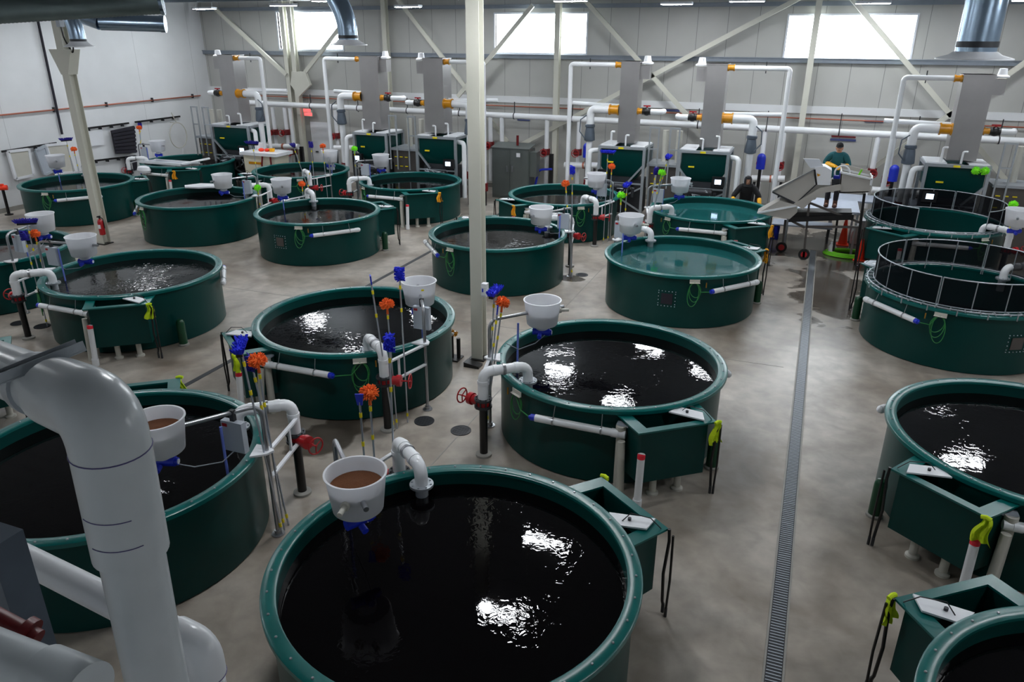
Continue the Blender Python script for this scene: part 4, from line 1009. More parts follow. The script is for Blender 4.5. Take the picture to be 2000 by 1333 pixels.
# copper pipe along the left and back walls
cz = [atx(0, 240, WX + .08), atx(400, 191, WX + .08)]
e_ = empty('copper_pipe', (WX + .08, 3, 3.3), 'thin copper pipe running along the left wall', 'pipe')
MB().cyl((0, 0, 0), (0, 25.9, .08), .028, n=10).build('pipe', 'copper', e_)
m_ = MB()
for k in range(11): m_.box((-.07, 1.4 + k * 2.4, -.08 + .008 * k), (.04, 1.44 + k * 2.4, .1 + .008 * k))
m_.build('pipe_clip', 'darkgrey', e_)
e_ = empty('copper_pipe', (WX + .3, WY - .12, 3.42), 'thin copper pipe running along the back wall above the white header', 'pipe')
MB().cyl((0, 0, 0), (EX - WX - .4, 0, -.12), .024, n=10).build('pipe', 'copper', e_)
# black downpipe on the left wall
p = atx(68, 45, WX + .1); q = atx(118, 270, WX + .1); m_ = MB(); m_.tube([(0, 0, 0), q - p], .045, 12); 
tag(m_.build('conduit', 'mat', loc=p), 'dark conduit falling down the left wall beside the left column', 'conduit')

# ---------------------------------------------------------------- back wall pipework
HY = 28.8
e_ = empty('header_pipe', (-24.5, HY, 3.16), 'long white header pipe running along the whole back wall', 'pipe')
zr = 2.93
MB().tube([(0, 0, 0), (EX + 24.4, 0, zr - 3.16)], .115, 20).build('pipe', 'pvc', e_)
m_ = MB()
for k in range(14):
    x = 1.5 + k * 2.4; m_.bar((x, .02, -.2), (x, .02, .45), .03, .03); m_.cyl((x - .02, 0, -.007 * x), (x + .02, 0, -.007 * x), .125, n=16)
m_.build('pipe_hanger', 'darkgrey', e_)
m_ = MB(); m_.box((.0, .25, .3), (34, .32, .5)); 
# towers, filter boxes
TW = [('T1', 430, 462, -1 * -1, 415, 490, 'leftmost'), ('T2', 700, 740, -1, 690, 757, 'second from the left'), ('T3', 822, 865, 1, 812, 892, 'just left of the centre column'),
      ('T4', 1203, 1243, -1, 1168, 1262, 'right of the grey cabinet'), ('T5', 1367, 1412, 1, 1325, 1427, 'left of the teal-jacketed person'), ('T6', 1862, 1932, -1, 1810, 1945, 'rightmost')]
TY = 26.0
def ball_valve(e_, x, y, z, s):
    MB().cyl((x, y, z), (x + s * .18, y, z), .09, n=16).cyl((x + s * .02, y, z), (x + s * .05, y, z), .115, n=16).build('union', 'amberunion', e_)
    MB().cyl((x + s * .18, y, z), (x + s * .46, y, z), .11, n=16).ball((x + s * .32, y, z), .14, 8).build('ball_valve', 'black', e_)
    MB().bar((x + s * .2, y, z + .18), (x + s * .44, y, z + .18), .05, .04).cyl((x + s * .32, y, z + .1), (x + s * .32, y, z + .19), .03, n=8).build('valve_handle', 'red', e_)
    MB().tube(bend([(x + s * .46, y, z), (x + s * .8, y, z), (x + s * .85, y + .3, z)], .1), .09, 14).build('pipe_stub', 'pvc', e_)
def lift_pipe(e_, x, y, ztop, s, reach, zb):
    MB().cyl((x, y, ztop), (x + s * .22, y, ztop), .085, n=16).cyl((x + s * .0, y, ztop), (x + s * .05, y, ztop), .105, n=16).cyl((x + s * .18, y, ztop), (x + s * .22, y, ztop), .105, n=16).build('union', 'amberunion', e_)
    MB().tube(bend([(x + s * .22, y, ztop), (x + s * reach, y, ztop), (x + s * reach, y, .8 - zb)], .12), .075, 16).build('lift_pipe', 'pvc', e_)
    xx = x + s * reach
    MB().cyl((xx, y, .55 - zb), (xx, y, .85 - zb), .13, n=16).cyl((xx, y - .22, .7 - zb), (xx, y + .1, .7 - zb), .09, n=12).build('pipe_valve', 'darkred', e_)
    MB().cyl((xx, y, -zb), (xx, y, .56 - zb), .075, n=14).build('riser', 'black', e_)
    MB().bar((x + s * reach * .62, y, ztop - .15), (x + s * reach * .62, y, ztop + .2), .03, .03).build('pipe_hanger', 'darkgrey', e_)
reachpx = {'T1': 512, 'T2': 634, 'T3': 940, 'T4': 1108, 'T5': 1530, 'T6': 1752}
for (tn, l, r, s, ul, ur, lab) in TW:
    s = {'T1': 1, 'T2': -1, 'T3': 1, 'T4': -1, 'T5': 1, 'T6': -1}[tn]
    xl = aty(l, 200, TY).x; xr = aty(r, 200, TY).x; sl = .62 if tn != 'T6' else .62
    w_ = (xr - xl) * .88; x0 = (xl + xr) / 2; 
    zt = aty((l + r) / 2, {'T1': 112, 'T2': 112, 'T3': 115, 'T4': 118, 'T5': 121, 'T6': 138}[tn], TY).z; zb = 2.62
    ux0 = aty(ul, 270, TY - .2).x; ux1 = aty(ur, 270, TY - .2).x; ux0 += 0; uc = (ux0 + ux1) / 2; uw = (ux1 - ux0) * .93
    e_ = empty('degassing_tower', (x0, TY, zb), 'tall square stainless tower with white pipework, ' + lab, 'tower', 'stainless towers along the back wall')
    D_ = .7
    m_ = MB(); m_.box((-w_ / 2, 0, 0), (w_ / 2, D_, zt - zb)); m_.box((-w_ / 2 - .02, -.02, zt - zb - .03), (w_ / 2 + .02, D_ + .02, zt - zb)); m_.build('tower_shell', 'tower', e_)
    m_ = MB(); m_.box((-s * (w_ / 2) - (.32 if s > 0 else 0), .1, zt - zb - .55), (-s * (w_ / 2) + (0 if s > 0 else .32), .45, zt - zb - .12)); o_ = m_.build('fan_box', 'tower', e_)
    MB().lathe([(0, .2), (.1, .19), (.13, .02), (.2, -.02), (.2, -.06), (0, -.06)], 18, (-s * (w_ / 2 + .2), .28, zt - zb - .02)).build('fan_cap', 'white', e_)
    rx = aty(reachpx[tn], 200, TY + .1).x - x0
    lift_pipe(e_, s * w_ / 2, .15, zt - zb - .12, s, abs(rx) - w_ / 2, zb)
    for o_ in e_.children:
        if o_.name.split('.')[0] in ('lift_pipe',): pass
    # fix vertical extents of the lift pipe (it is built relative to the tower foot)
    zc = aty((l + r) / 2, {'T1': 187, 'T2': 192, 'T3': 203, 'T4': 214, 'T5': 227, 'T6': 247}[tn], TY).z - zb
    m_ = MB(); m_.cyl((s * w_ / 2, .05, zc), (s * (w_ / 2 + .34), .05, zc), .15, n=18).cyl((s * (w_ / 2), .05, zc), (s * (w_ / 2 + .04), .05, zc), .18, n=18).cyl((s * (w_ / 2 + .3), .05, zc), (s * (w_ / 2 + .34), .05, zc), .18, n=18); m_.build('big_union', 'amberunion', e_)
    xe = s * (w_ / 2 + 1.0)
    MB().tube(bend([(s * (w_ / 2 + .34), .05, zc), (xe, .05, zc), (xe, .05, zc - .55)], .2), .13, 18).build('drop_elbow', 'pvc', e_)
    m_ = MB(); m_.lathe([(.13, 0), (.17, -.02), (.17, -.1), (.14, -.12), (.17, -.3), (.19, -.5), (.19, -.55), (.13, -.58)], 20, (xe, .05, zc - .5)); m_.tube([(xe + s * .1, -.1, zc - .2), (xe + s * .3, -.12, zc - .35), (xe + s * .32, -.12, zc - .75), (xe + s * .12, -.12, zc - .98)], .02, 8); m_.build('strainer', 'bluegrey', e_)
    MB().cyl((xe, .05, zc - 1.05), (xe, .05, -1.6), .11, n=18).build('down_pipe', 'pvc', e_)
    MB().cyl((xe, .05, -1.62), (xe, .05, -1.35), .15, n=16).cyl((xe, -.2, -1.48), (xe, .05, -1.48), .1, n=14).build('drop_valve', 'darkred', e_)
    MB().cyl((xe, .05, -2.62), (xe, .05, -1.6), .09, n=14).build('riser', 'black', e_)
    ball_valve(e_, -s * w_ / 2, .1, zc - .02, -s)
    MB().tube([(s * w_ / 2, .4, zc + .1), (s * 2.2, .9, zc + .1)], .07, 12).build('vent_pipe', 'pvc', e_)
    # filter box on its stand
    f_ = empty('filter_box', (uc, TY - .35, 0), 'green hopper box on a steel stand under the tower ' + lab, 'filter box', 'green filter boxes under the towers')
    hw = uw / 2; dp = 1.3
    m_ = MB(); zt2, zb2 = 2.45, 1.42
    m_.add([(-hw + .06, .04, zt2), (hw - .06, .04, zt2), (hw - .06, dp, zt2), (-hw + .06, dp, zt2), (-hw + .06, .04, zt2 - .62), (hw - .06, .04, zt2 - .62), (hw - .06, dp, zt2 - .62), (-hw + .06, dp, zt2 - .62),
            (-hw * .6, .3, zb2), (hw * .6, .3, zb2), (hw * .6, dp - .3, zb2), (-hw * .6, dp - .3, zb2)],
           [(0, 1, 2, 3), (0, 4, 5, 1), (1, 5, 6, 2), (2, 6, 7, 3), (3, 7, 4, 0), (4, 8, 9, 5), (5, 9, 10, 6), (6, 10, 11, 7), (7, 11, 8, 4), (8, 11, 10, 9)], False)
    m_.build('hopper', 'tank', f_)
    m_ = MB(); m_.box((-hw - .05, -.03, zt2), (hw + .05, .05, zt2 + .09)).box((-hw - .05, dp - .05, zt2), (hw + .05, dp + .05, zt2 + .09)).box((-hw - .05, 0, zt2), (-hw + .03, dp, zt2 + .09)).box((hw - .03, 0, zt2), (hw + .05, dp, zt2 + .09)); m_.build('top_frame', 'galv', f_)
    m_ = MB(); m_.box((-hw, .05, zt2 + .09), (-hw * .35, dp, zt2 + .12)).box((hw * .35, .05, zt2 + .09), (hw, dp, zt2 + .12)); m_.build('lid_plate', 'white', f_)
    for (sx_, sy_) in ((-1, 0), (1, 0), (-1, 1), (1, 1)): MB().box((sx_ * hw - .045, sy_ * dp - .045, 0), (sx_ * hw + .045, sy_ * dp + .045, zt2)).build('leg', 'galv', f_)
    m_ = MB(); m_.bar((-s * hw, 0, 1.95), (-s * hw * .35, 0, 1.35), .07, .06).bar((-s * hw, 0, 1.2), (s * hw, 0, .35), .06, .05).bar((s * hw, 0, 1.2), (-s * hw, 0, .35), .06, .05).bar((-hw, 0, 1.3), (hw, 0, 1.3), .05, .05); m_.build('brace', 'galv', f_)
    MB().box((s * hw * .72 - .2, -.22, 1.42), (s * hw * .72 + .2, -.06, 1.75)).build('control_screen', 'black', f_)
    MB().box((s * hw * .72 - .1, -.235, 1.52), (s * hw * .72 + .1, -.22, 1.67)).build('screen_glass', 'screen', f_)
    m_ = MB(); m_.box((-.12, -.045, zt2 + .01), (.06, -.032, zt2 + .07)).box((-hw * .6, -.03, 1.98), (-hw * .35, -.01, 2.03)); m_.build('yellow_label', 'yellow', f_)
    m_ = MB(); rr_ = random.Random(hash(tn) % 99 if False else len(tn) + l)
    m_.box((-hw * .7, .1, 1.28), (hw * .4, .5, 1.5)); m_.cyl((-hw * .6, .0, 1.18), (hw * .5, .0, 1.18), .13, n=14)
    for k in range(6): xx = -hw * .7 + k * hw * .26; m_.cyl((xx, -.05, .85), (xx, -.05, 1.2), .055, n=10)
    m_.box((-hw * .9, .3, .2), (hw * .9, 1.15, 1.38)); m_.build('pump_manifold', 'darkgrey', f_)
    m_ = MB()
    for k in range(9): m_.cyl((rr_.uniform(-hw * .8, hw * .8), -.14, rr_.uniform(.95, 1.35)), (rr_.uniform(-hw * .8, hw * .8), -.02, rr_.uniform(.95, 1.35)), .02, n=8)
    m_.build('small_fittings', 'galv', f_)
    MB().tube(bend([(s * (hw - .1), .3, zt2 - .1), (s * (hw + .35), .0, zt2 - .1), (s * (hw + .38), -.1, .35)], .15), .085, 16).build('overflow_pipe', 'pvc', f_)
    m_ = MB(); m_.tube(bend([(-s * hw * .1, .15, zt2 + .1), (-s * hw * .1, .15, zt2 + .45), (-s * hw * .25, .15, zt2 + .45)], .05), .03, 8); m_.tube(bend([(s * hw * .55, .15, zt2 + .1), (s * hw * .55, .15, zt2 + .55), (s * hw * .4, .15, zt2 + .55)], .05), .035, 8); m_.build('vent_pipe', 'pvc', f_)
# step platforms with rails between the pairs of towers
for (xa, xb, lab, yb) in ((aty(376, 260, 25.8).x, aty(412, 260, 25.8).x, 'left wall and the leftmost tower', 1), (aty(757, 270, 25.8).x, aty(812, 270, 25.8).x, 'left pair of towers', 1), (aty(1262, 290, 25.8).x, aty(1325, 290, 25.8).x, 'right pair of towers', 1), (aty(1955, 290, 25.6).x, aty(1955, 290, 25.6).x + 1.5, 'rightmost tower and the right edge', 1)):
    e_ = empty('access_platform', (xa, 25.8, 0), 'steel platform with hand rails between the ' + lab, 'platform', 'access platforms'); W_ = xb - xa
    MB().box((0, 0, 1.92), (W_, 1.2, 2.0)).build('deck', 'galv', e_)
    MB().box((.08, .1, 0), (W_ - .08, 1.1, 1.91)).build('steel_tank', 'towerdark', e_)
    for sx_ in (.1, W_ - .3):
        m_ = MB()
        for dx in (0, .3): m_.bar((sx_ + dx - .05, -.05, 1.2), (sx_ + dx - .05, -.05, 3.2), .045, .045)
        m_.bar((sx_ - .07, -.05, 3.2), (sx_ + .27, -.05, 3.2), .06, .05).bar((sx_ - .05, -.05, 2.5), (sx_ + .25, -.05, 2.5), .04, .04); m_.build('hand_rail', 'galv', e_)
    m_ = MB(); m_.mi = 0
    for zz in (1.3, 1.65): 
        for k in range(3): m_.box((.15 + k * .22, .07, zz), (.27 + k * .22, .099, zz + .03))
    m_.build('step_marking', 'yellow', e_)
    for j, dx in enumerate((.42, .85)):
        if dx < W_: tag(MB().cyl((0, 0, 0), (0, 0, 1.05), .1, n=16).build('upright_pipe', 'pvc_old', loc=(xa + dx * W_ , 26.5, 2.0)), ['left', 'right'][j] + ' white pipe end standing on the platform between the ' + lab, 'pipe', 'white pipe ends on the platforms')
# valve drops from the header
for i, (px, yv) in enumerate(((534, 262), (557, 262), (572, 300), (655, 268), (1064, 296), (1126, 296), (1484, 312), (1520, 318), (1700, 330), (1728, 345), (2075, 360), (977, 285), (955, 283))):
    x = aty(px, yv, HY).x; zv = aty(px, yv, HY).z
    e_ = empty('valve_drop', (x, HY, 0), 'white drop pipe with a dark red valve on the back wall', 'pipe', 'valve drops below the header pipe')
    MB().cyl((0, 0, max(.5, zv)), (0, 0, 3.0), .085, n=16).cyl((0, 0, .45), (0, 0, zv), .08, n=14).build('drop_pipe', 'pvc', e_)
    MB().cyl((0, 0, zv - .12), (0, 0, zv + .12), .15, n=16).cyl((0, -.3, zv), (0, 0, zv), .12, n=14).build('gate_valve', 'darkred', e_)
    m_ = MB(); m_.tube([(.14 * math.cos(a), -.42, zv + .14 * math.sin(a)) for a in [2 * PI * k / 20 for k in range(20)]], .016, 6, closed=True); m_.cyl((0, -.43, zv), (0, -.28, zv), .02, n=6); m_.bar((-.14, -.42, zv), (.14, -.42, zv), .02, .02); m_.build('handwheel', 'red', e_)
# horizontal manifolds near the floor
for i, (a, b) in enumerate((((512, 290), (580, 290)), ((650, 292), (690, 292)), ((1100, 322), (1165, 322)), ((1465, 345), (1530, 345)), ((1700, 365), (1800, 372)))):
    p = aty(*a, HY - .3); q = aty(*b, HY - .3)
    e_ = empty('manifold_pipe', p, ['white manifold pipe near the floor at the far left units', 'short white manifold pipe left of the second tower', 'white manifold pipe right of the grey cabinet', 'white manifold pipe behind the hooded worker', 'white manifold pipe left of the rightmost filter box'][i], 'pipe')
    MB().cyl((0, 0, 0), q - p, .12, n=16).build('pipe', 'pvc', e_); MB().cyl((q - p) * .55, (q - p) * .6, .135, n=16).build('pipe_strap', 'copper', e_)
    for t in (.1, .9): MB().cyl(Vector(((q - p).x * t, 0, -p.z + .0)), (q - p) * t, .05, n=10).build('pipe_foot', 'darkgrey', e_)
# blue actuators
for i, (px, py) in enumerate(((1143, 296), (1483, 315), (1742, 336), (622, 250))):
    p = aty(px, py, HY - .4); m_ = MB().cyl((0, 0, -.2), (0, 0, .2), .15, n=16).ball((0, 0, .2), .15, 8); m_.mi = 1; m_.cyl((0, 0, -p.z + .02), (0, 0, -.2), .06, n=10)
    if i < 3: tag(m_.build('blue_actuator', ['blue', 'black'], loc=p), ['blue valve actuator on a black stand right of the grey cabinet', 'blue valve actuator above the hooded worker', 'blue valve actuator left of the rightmost filter box'][i], 'actuator')
# grey steel cabinet
c0 = Vector((aty(958, 300, 27.7).x, 27.7, 0)); c1x = aty(1042, 300, 27.7).x; ztc = aty(1000, 291, 27.7).z
e_ = empty('steel_cabinet', c0, 'tall grey two-door steel cabinet against the back wall right of the centre column', 'cabinet'); W_ = c1x - c0.x - .25
MB().box((0, 0, 0), (W_, .7, ztc)).prism([(-.03, -.05, ztc), (W_ + .03, -.05, ztc), (W_ + .03, .74, ztc + .12), (-.03, .74, ztc + .12)], (0, 0, .03)).build('cabinet_body', 'cabinet', e_)
for sgn in (0, 1):
    x0 = .03 + sgn * (W_ / 2); o_ = MB().box((x0, -.025, .1), (x0 + W_ / 2 - .05, 0, ztc - .06)).build('door', 'cabinet', e_)
    hx = W_ / 2 + (-.12 if sgn == 0 else .1); MB().box((hx - .025, -.06, 1.05), (hx + .025, -.025, 1.3)).build('handle', 'steel', o_)
    if sgn: MB().box((x0 + W_ * .15, -.035, 1.65), (x0 + W_ * .25, -.026, 1.8)).build('label_plate', 'white', o_)
MB().box((W_, .1, .9), (W_ + .28, .5, ztc - .1)).build('side_box', 'cabinet', e_)
m_ = MB(); m_.cyl((.62 * W_, .3, ztc + .1), (.62 * W_, .3, ztc + .48), .05, n=12); m_.build('red_beacon', 'darkred', e_)
# pale door and red lit sign on the back wall
dx0 = aty(603, 240, WY).x; dx1 = aty(638, 240, WY).x
m_ = MB(); m_.box((dx0, WY - .06, 0), (dx1 + .1, WY - .005, 2.35)); o_ = struct('door_1', m_, 'white')
MB().box((dx0 + .2, WY - .11, 1.0), (dx0 + .32, WY - .06, 1.05)).build('door_handle', 'darkgrey', o_)
p = aty(597, 223, WY - .2); e_ = empty('exit_sign', p, 'small lit red exit sign over the pale back door', 'sign')
MB().box((-.24, 0, -.18), (.24, .06, .18)).build('sign_housing', 'pvc_old', e_)
MB().box((-.2, -.01, .02), (.16, 0, .14)).box((-.18, -.01, -.14), (.22, 0, -.02)).build('sign_face', 'exitred', e_)
# small wall signs
for i, (px, py, ww, m) in enumerate(((1016, 227, .5, 'darkred'), (1019, 234, .55, 'bluelabel'), (996, 199, .6, 'bluelabel'), (1703, 231, .6, 'bluelabel'), (1644, 261, .8, 'darkred'), (1643, 268, .85, 'bluelabel'), (578, 209, .6, 'darkred'), (587, 216, .6, 'bluelabel'), (1308, 213, .6, 'bluelabel'))):
    p = aty(px, py, WY - .03); tag(MB().box((-ww / 2, -.01, -.035), (ww / 2, .01, .035)).build('pipe_label', m, loc=p), ['red pipe label strip right of the grey cabinet', 'blue pipe label strip right of the grey cabinet', 'grey-blue wall label above the header pipe right of the centre column', 'grey-blue wall label between the right lift pipes', 'red label strip just above the teal worker cap', 'blue label strip level with the teal worker cap', 'red label strip left of the red exit sign', 'blue label strip left of the red exit sign', 'grey-blue wall label at the crossing of the braces'][i], 'label')
# cream tote with orange fish gear
tp = Vector((-21.3, 24.95, 0)); e_ = empty('feed_tote', (tp.x, 24.95, 0), 'tall cream insulated tote with orange and yellow tools on its lid, far left', 'tote')
MB().prism([(0, 0, 0), (1.4, 0, 0), (1.5, 0, 1.5), (-.05, 0, 1.5)], (0, .9, 0)).build('tote_body', 'tote', e_)
MB().box((-.15, -.1, 1.5), (1.65, 1.0, 1.62)).build('lid', 'white', e_)
MB().tube(bend([(.95, -.05, .3), (.9, -.1, 1.1), (.97, -.09, 1.5)], .1), .035, 8).build('strap', 'darkred', e_); MB().tube([(1.32, -.04, .2), (1.36, -.09, 1.5)], .035, 8).build('strap', 'darkred', e_)
MB().box((.2, -.02, 1.15), (.8, -.002, 1.24)).build('yellow_stripe', 'amberunion', e_)
tag(MB().ball((0, 0, .06), .12, 8, .6).ball((.25, .05, .06), .11, 8, .6).build('orange_scoop', 'cone', loc=(tp.x + .6, 25.3, 1.62)), 'orange scoop lying on the cream tote lid', 'scoop')
tag(MB().lathe([(0, 0), (.1, 0), (.12, .12), (.1, .12), (.09, .02), (0, .02)], 16).build('yellow_cup', 'amber', loc=(tp.x + 1.05, 25.4, 1.62)), 'yellow cup on the cream tote lid', 'cup')
tag(MB().lathe([(0, 0), (.13, 0), (.15, .3), (.13, .3), (.12, .02), (0, .02)], 20).build('white_bucket', 'white', loc=(tp.x + .3, 25.6, 1.62)), 'white bucket standing on the cream tote lid', 'bucket')
# hanging conduits, black pump stand
for i, (px, py, pz) in enumerate(((1074, 300, 340), (585, 290, 330))):
    p = aty(px, py, HY - .2); q = aty(px, pz, HY - .2); m_ = MB(); m_.box((-.08, -.06, -.0), (.08, .06, p.z)); tag(m_.build('black_box', 'black', loc=(p.x, p.y, .0)), ['narrow black box on the wall column right of the grey cabinet', 'narrow black box left of the pale back door'][i], 'box')

# blue hose by the cabinet
p = aty(1075, 330, 28.2); q = aty(1042, 365, 28.2); m_ = MB(); m_.tube(bend([(0, 0, 0), (-.55, 0, -.05), q - p], .2), .045, 10); tag(m_.build('blue_hose', 'blue', loc=p), 'thick blue hose bending down beside the grey cabinet', 'hose')

# ---------------------------------------------------------------- fish grader, deck, cart
GY = 22.7
def gp(pts, y=GY): return [aty(px, py, y) for (px, py) in pts]
g0 = Vector((aty(1600, 400, GY).x, GY, 0))
gr = empty('fish_grader', g0, 'big angular stainless fish grader with a sloping chute and hopper, at right rear', 'machine')
def gprism(pts, d, name, m, y=GY, par=None):
    P = [p_ - g0 for p_ in gp(pts, y)]; return MB().prism(P, (0, d, 0)).build(name, m, par or gr)
gprism([(1588, 335), (1505, 372), (1548, 393), (1590, 385), (1605, 362), (1640, 356), (1622, 352), (1590, 350)], .75, 'chute_body', 'grader')
gprism([(1506, 370), (1588, 325), (1592, 356), (1552, 392)], .06, 'chute_panel', 'grader', GY - .06)
gprism([(1520, 388), (1476, 413), (1540, 424), (1555, 410), (1553, 396)], .7, 'outlet_spout', 'grader', GY - .1)
gprism([(1548, 394), (1600, 362), (1640, 355), (1640, 366), (1606, 372), (1585, 386), (1566, 404)], .1, 'side_rail', 'grader', GY - .16)
o_ = gprism([(1588, 322), (1589, 356), (1619, 357), (1622, 328), (1608, 320)], .5, 'motor_cover', 'white', GY - .1)
gprism([(1593, 334), (1594, 340), (1600, 337)], .01, 'orange_mark', 'amberunion', GY - .115, o_)
gprism([(1566, 305), (1597, 306), (1606, 321), (1580, 324)], .03, 'display_panel', 'lampwhite', GY - .05)
# hopper: open box
H4 = [aty(1640, 330, GY - .1), aty(1700, 342, GY - .1), aty(1694, 370, GY - .1), aty(1636, 372, GY - .1)]
m_ = MB(); H4 = [p_ - g0 for p_ in H4]; dy = Vector((0, .9, 0)); 
m_.prism([H4[0] + Vector((0, 0, -.05)), H4[1], H4[2], H4[3]], (0, .03, 0)); m_.prism([p_ + dy for p_ in (H4[0] + Vector((0, 0, .1)), H4[1] + Vector((0, 0, .05)), H4[2], H4[3])], (0, .03, 0)); m_.prism([H4[1], H4[1] + dy, H4[2] + dy, H4[2]], (.03, 0, 0)); m_.prism([H4[0], H4[0] + dy, H4[3] + dy, H4[3]], (.03, 0, 0)); m_.prism([H4[3], H4[2], H4[2] + dy, H4[3] + dy], (0, 0, .03))
m_.build('hopper', 'grader', gr)
def gbar(a, b, m='steel', w=.04, y=GY - .08, name='edge_trim'):
    p = aty(*a, y) - g0; q = aty(*b, y) - g0; return MB().bar(p, q, w, w).build(name, m, gr)
gbar((1506, 371), (1552, 393), 'darkgrey'); gbar((1552, 393), (1591, 356), 'darkgrey', .03); gbar((1588, 326), (1592, 356), 'black', .05); gbar((1506, 370), (1588, 326), 'steel', .04)
gbar((1478, 412), (1555, 397), 'white', .05, GY - .12)
for (a_, b_, y_) in (((1638, 331), (1700, 344), GY - .12), ((1640, 325), (1700, 338), GY + .8), ((1700, 343), (1698, 356), GY - .12)): gbar(a_, b_, 'white', .05, y_)
MB().bar(aty(1700, 344, GY - .12) - g0, aty(1700, 338, GY + .8) - g0, .05, .05).build('edge_trim', 'white', gr)
gprism([(1622, 345), (1622, 357), (1638, 358), (1638, 345)], .3, 'drive_housing', 'darkgrey')
cart = empty('grader_cart', g0, 'dark wheeled frame carrying the fish grader', 'cart')
def cbar(a, b, name='frame_bar', w=.06, y0=GY, y1=GY, m='towerdark'):
    p = aty(*a, y0) - g0; q = aty(*b, y1) - g0; return MB().bar(p, q, w, w).build(name, m, cart)
w1 = atz(1567, 503, 0); yw = w1.y
cbar((1579, 383), (1568, 498), 'leg', y0=GY, y1=GY); cbar((1532, 425), (1527, 470), 'leg', y0=GY + .6, y1=GY + .6); cbar((1686, 372), (1668, 515), 'leg', .07, GY, GY, 'black'); cbar((1634, 420), (1626, 485), 'leg', .06, GY + .6, GY + .6, 'black')
cbar((1570, 388), (1680, 430)); cbar((1540, 425), (1570, 440)); cbar((1574, 438), (1675, 438)); cbar((1538, 424), (1665, 418), w=.14, m='black')
m_ = MB(); P = [p_ - g0 for p_ in gp([(1530, 418), (1550, 410), (1662, 410), (1664, 424), (1540, 424)])]; m_.prism(P, (0, .6, 0)); m_.build('tray', 'black', cart)
for (px, py, yy) in ((1567, 503, GY), (1525, 475, GY + .6)):
    c = aty(px, py, yy) - g0; c.z = .16
    M4 = Matrix.Rotation(PI / 2, 4, 'X')
    o_ = MB().lathe([(.09, -.035), (.155, -.035), (.16, 0), (.155, .035), (.09, .035)], 24, c, close=True, M4=M4).build('wheel', 'tyre', cart)
    MB().lathe([(0, -.03), (.09, -.03), (.09, .03), (0, .03)], 20, c, M4=M4).build('hub', 'red', o_)
# ring-shaped white net handle, tools in the hopper
hc = aty(1642, 332, GY + .2); tag(MB().tube([(.19 * math.cos(a), 0, .19 * math.sin(a)) for a in [2 * PI * i / 32 for i in range(32)]], .022, 8, closed=True).build('white_hoop', 'white', loc=hc), 'white round hoop held over the grader hopper', 'hoop')
p = aty(1634, 342, GY + .15); tag(MB().box((-.12, -.05, -.06), (.12, .05, .06)).box((.02, -.05, .06), (.08, .05, .18)).build('blue_glove', 'blue', loc=p), 'bright blue piece lying in the grader hopper', 'tool')
p = aty(1668, 345, GY + .05); tag(MB().bar((0, 0, -.05), (.12, 0, .28), .06, .04).build('lime_scraper', 'hose_lime', loc=p), 'lime green handle sticking out of the grader hopper', 'tool')
# working deck behind the grader where the teal worker stands
dk = empty('work_deck', (.0, 23.75, 0), 'pale raised working deck behind the grader', 'deck')
DZ = 1.28
MB().box((-.25, 0, DZ - .06), (1.75, 1.9, DZ)).build('deck_plate', 'deck', dk)
for (x, y) in ((-.2, .05), (1.7, .05), (-.2, 1.85), (1.7, 1.85)): MB().box((x - .03, y - .03, 0), (x + .03, y + .03, DZ - .06)).build('leg', 'galv', dk)
bt = empty('work_table', (1.0, 25.95, 0), 'long pale table seen through the net of the farther netted tank', 'table')
MB().box((0, 0, 1.15), (2.9, 1.2, 1.2)).build('table_top', 'deck', bt)
for (x, y) in ((.1, .1), (2.8, .1), (.1, 1.1), (2.8, 1.1)): MB().box((x - .03, y - .03, 0), (x + .03, y + .03, 1.15)).build('leg', 'galv', bt)
tb_ = atz(1565, 432, .5)
t2 = empty('low_table', (tb_.x, tb_.y, 0), 'low pale blue-grey table seen under the grader', 'table')
MB().box((-.9, -.4, .46), (.9, .45, .5)).build('table_top', 'deck', t2)
for (x, y) in ((-.8, -.3), (.8, -.3), (-.8, .4), (.8, .4)): MB().box((x - .025, y - .025, 0), (x + .025, y + .025, .46)).build('leg', 'darkgrey', t2)
bx = aty(1684, 400, 25.2); tag(MB().prism([(-.3, 0, 0), (.2, 0, 0), (.2, 0, .75), (-.05, 0, .75), (-.3, 0, .35)], (0, .5, 0)).build('white_bin', 'white', loc=(bx.x + .1, bx.y, 0)), 'white angled bin beside the farther netted tank', 'bin')
# cones, hose, blue bottle
for i, (px, py, hgt) in enumerate(((1641, 450, .5), (1684, 468, .62))):
    p = atz(px, py, 0 if i else 0); 
    p = aty((1647, 1683)[i], py, (24.95, 23.3)[i]); p.z = 0; hgt = (.85, .62)[i]
    e_ = empty('traffic_cone', p, ['left orange cone standing under the grader', 'right orange cone beside the netted tank'][i], 'cone')
    MB().lathe([(0, hgt), (.03, hgt), (.14, .04), (.14, .03)], 20).build('cone_body', 'cone', e_); MB().box((-.18, -.18, 0), (.18, .18, .03)).build('cone_base', 'cone', e_)
p = atz(1655, 490, .05); m_ = MB(); pts = []
rnd = random.Random(4)
for l in range(6):
    for i in range(24):
        a = 2 * PI * i / 24; rr_ = .56 + rnd.uniform(-.01, .01) - l * .035; pts.append((rr_ * 1.25 * math.cos(a), rr_ * .8 * math.sin(a), .03 + .03 * (l % 3)))
pts += [(.7, .2, .05), (.9, .5, .1), (.8, .9, .3)]
m_.tube(pts, .022, 7); tag(m_.build('hose_coil', 'hose_lime', loc=(p.x, p.y, .0)), 'bright lime hose coiled on the wet floor under the grader', 'hose')
p = aty(1628, 438, 23.6); p.z = 0; tag(MB().lathe([(0, 0), (.07, 0), (.07, .25), (.03, .32), (.03, .38), (0, .38)], 14).build('white_bottle', 'white', loc=(p.x, p.y, .001)), 'small white bottle under the grader', 'bottle')
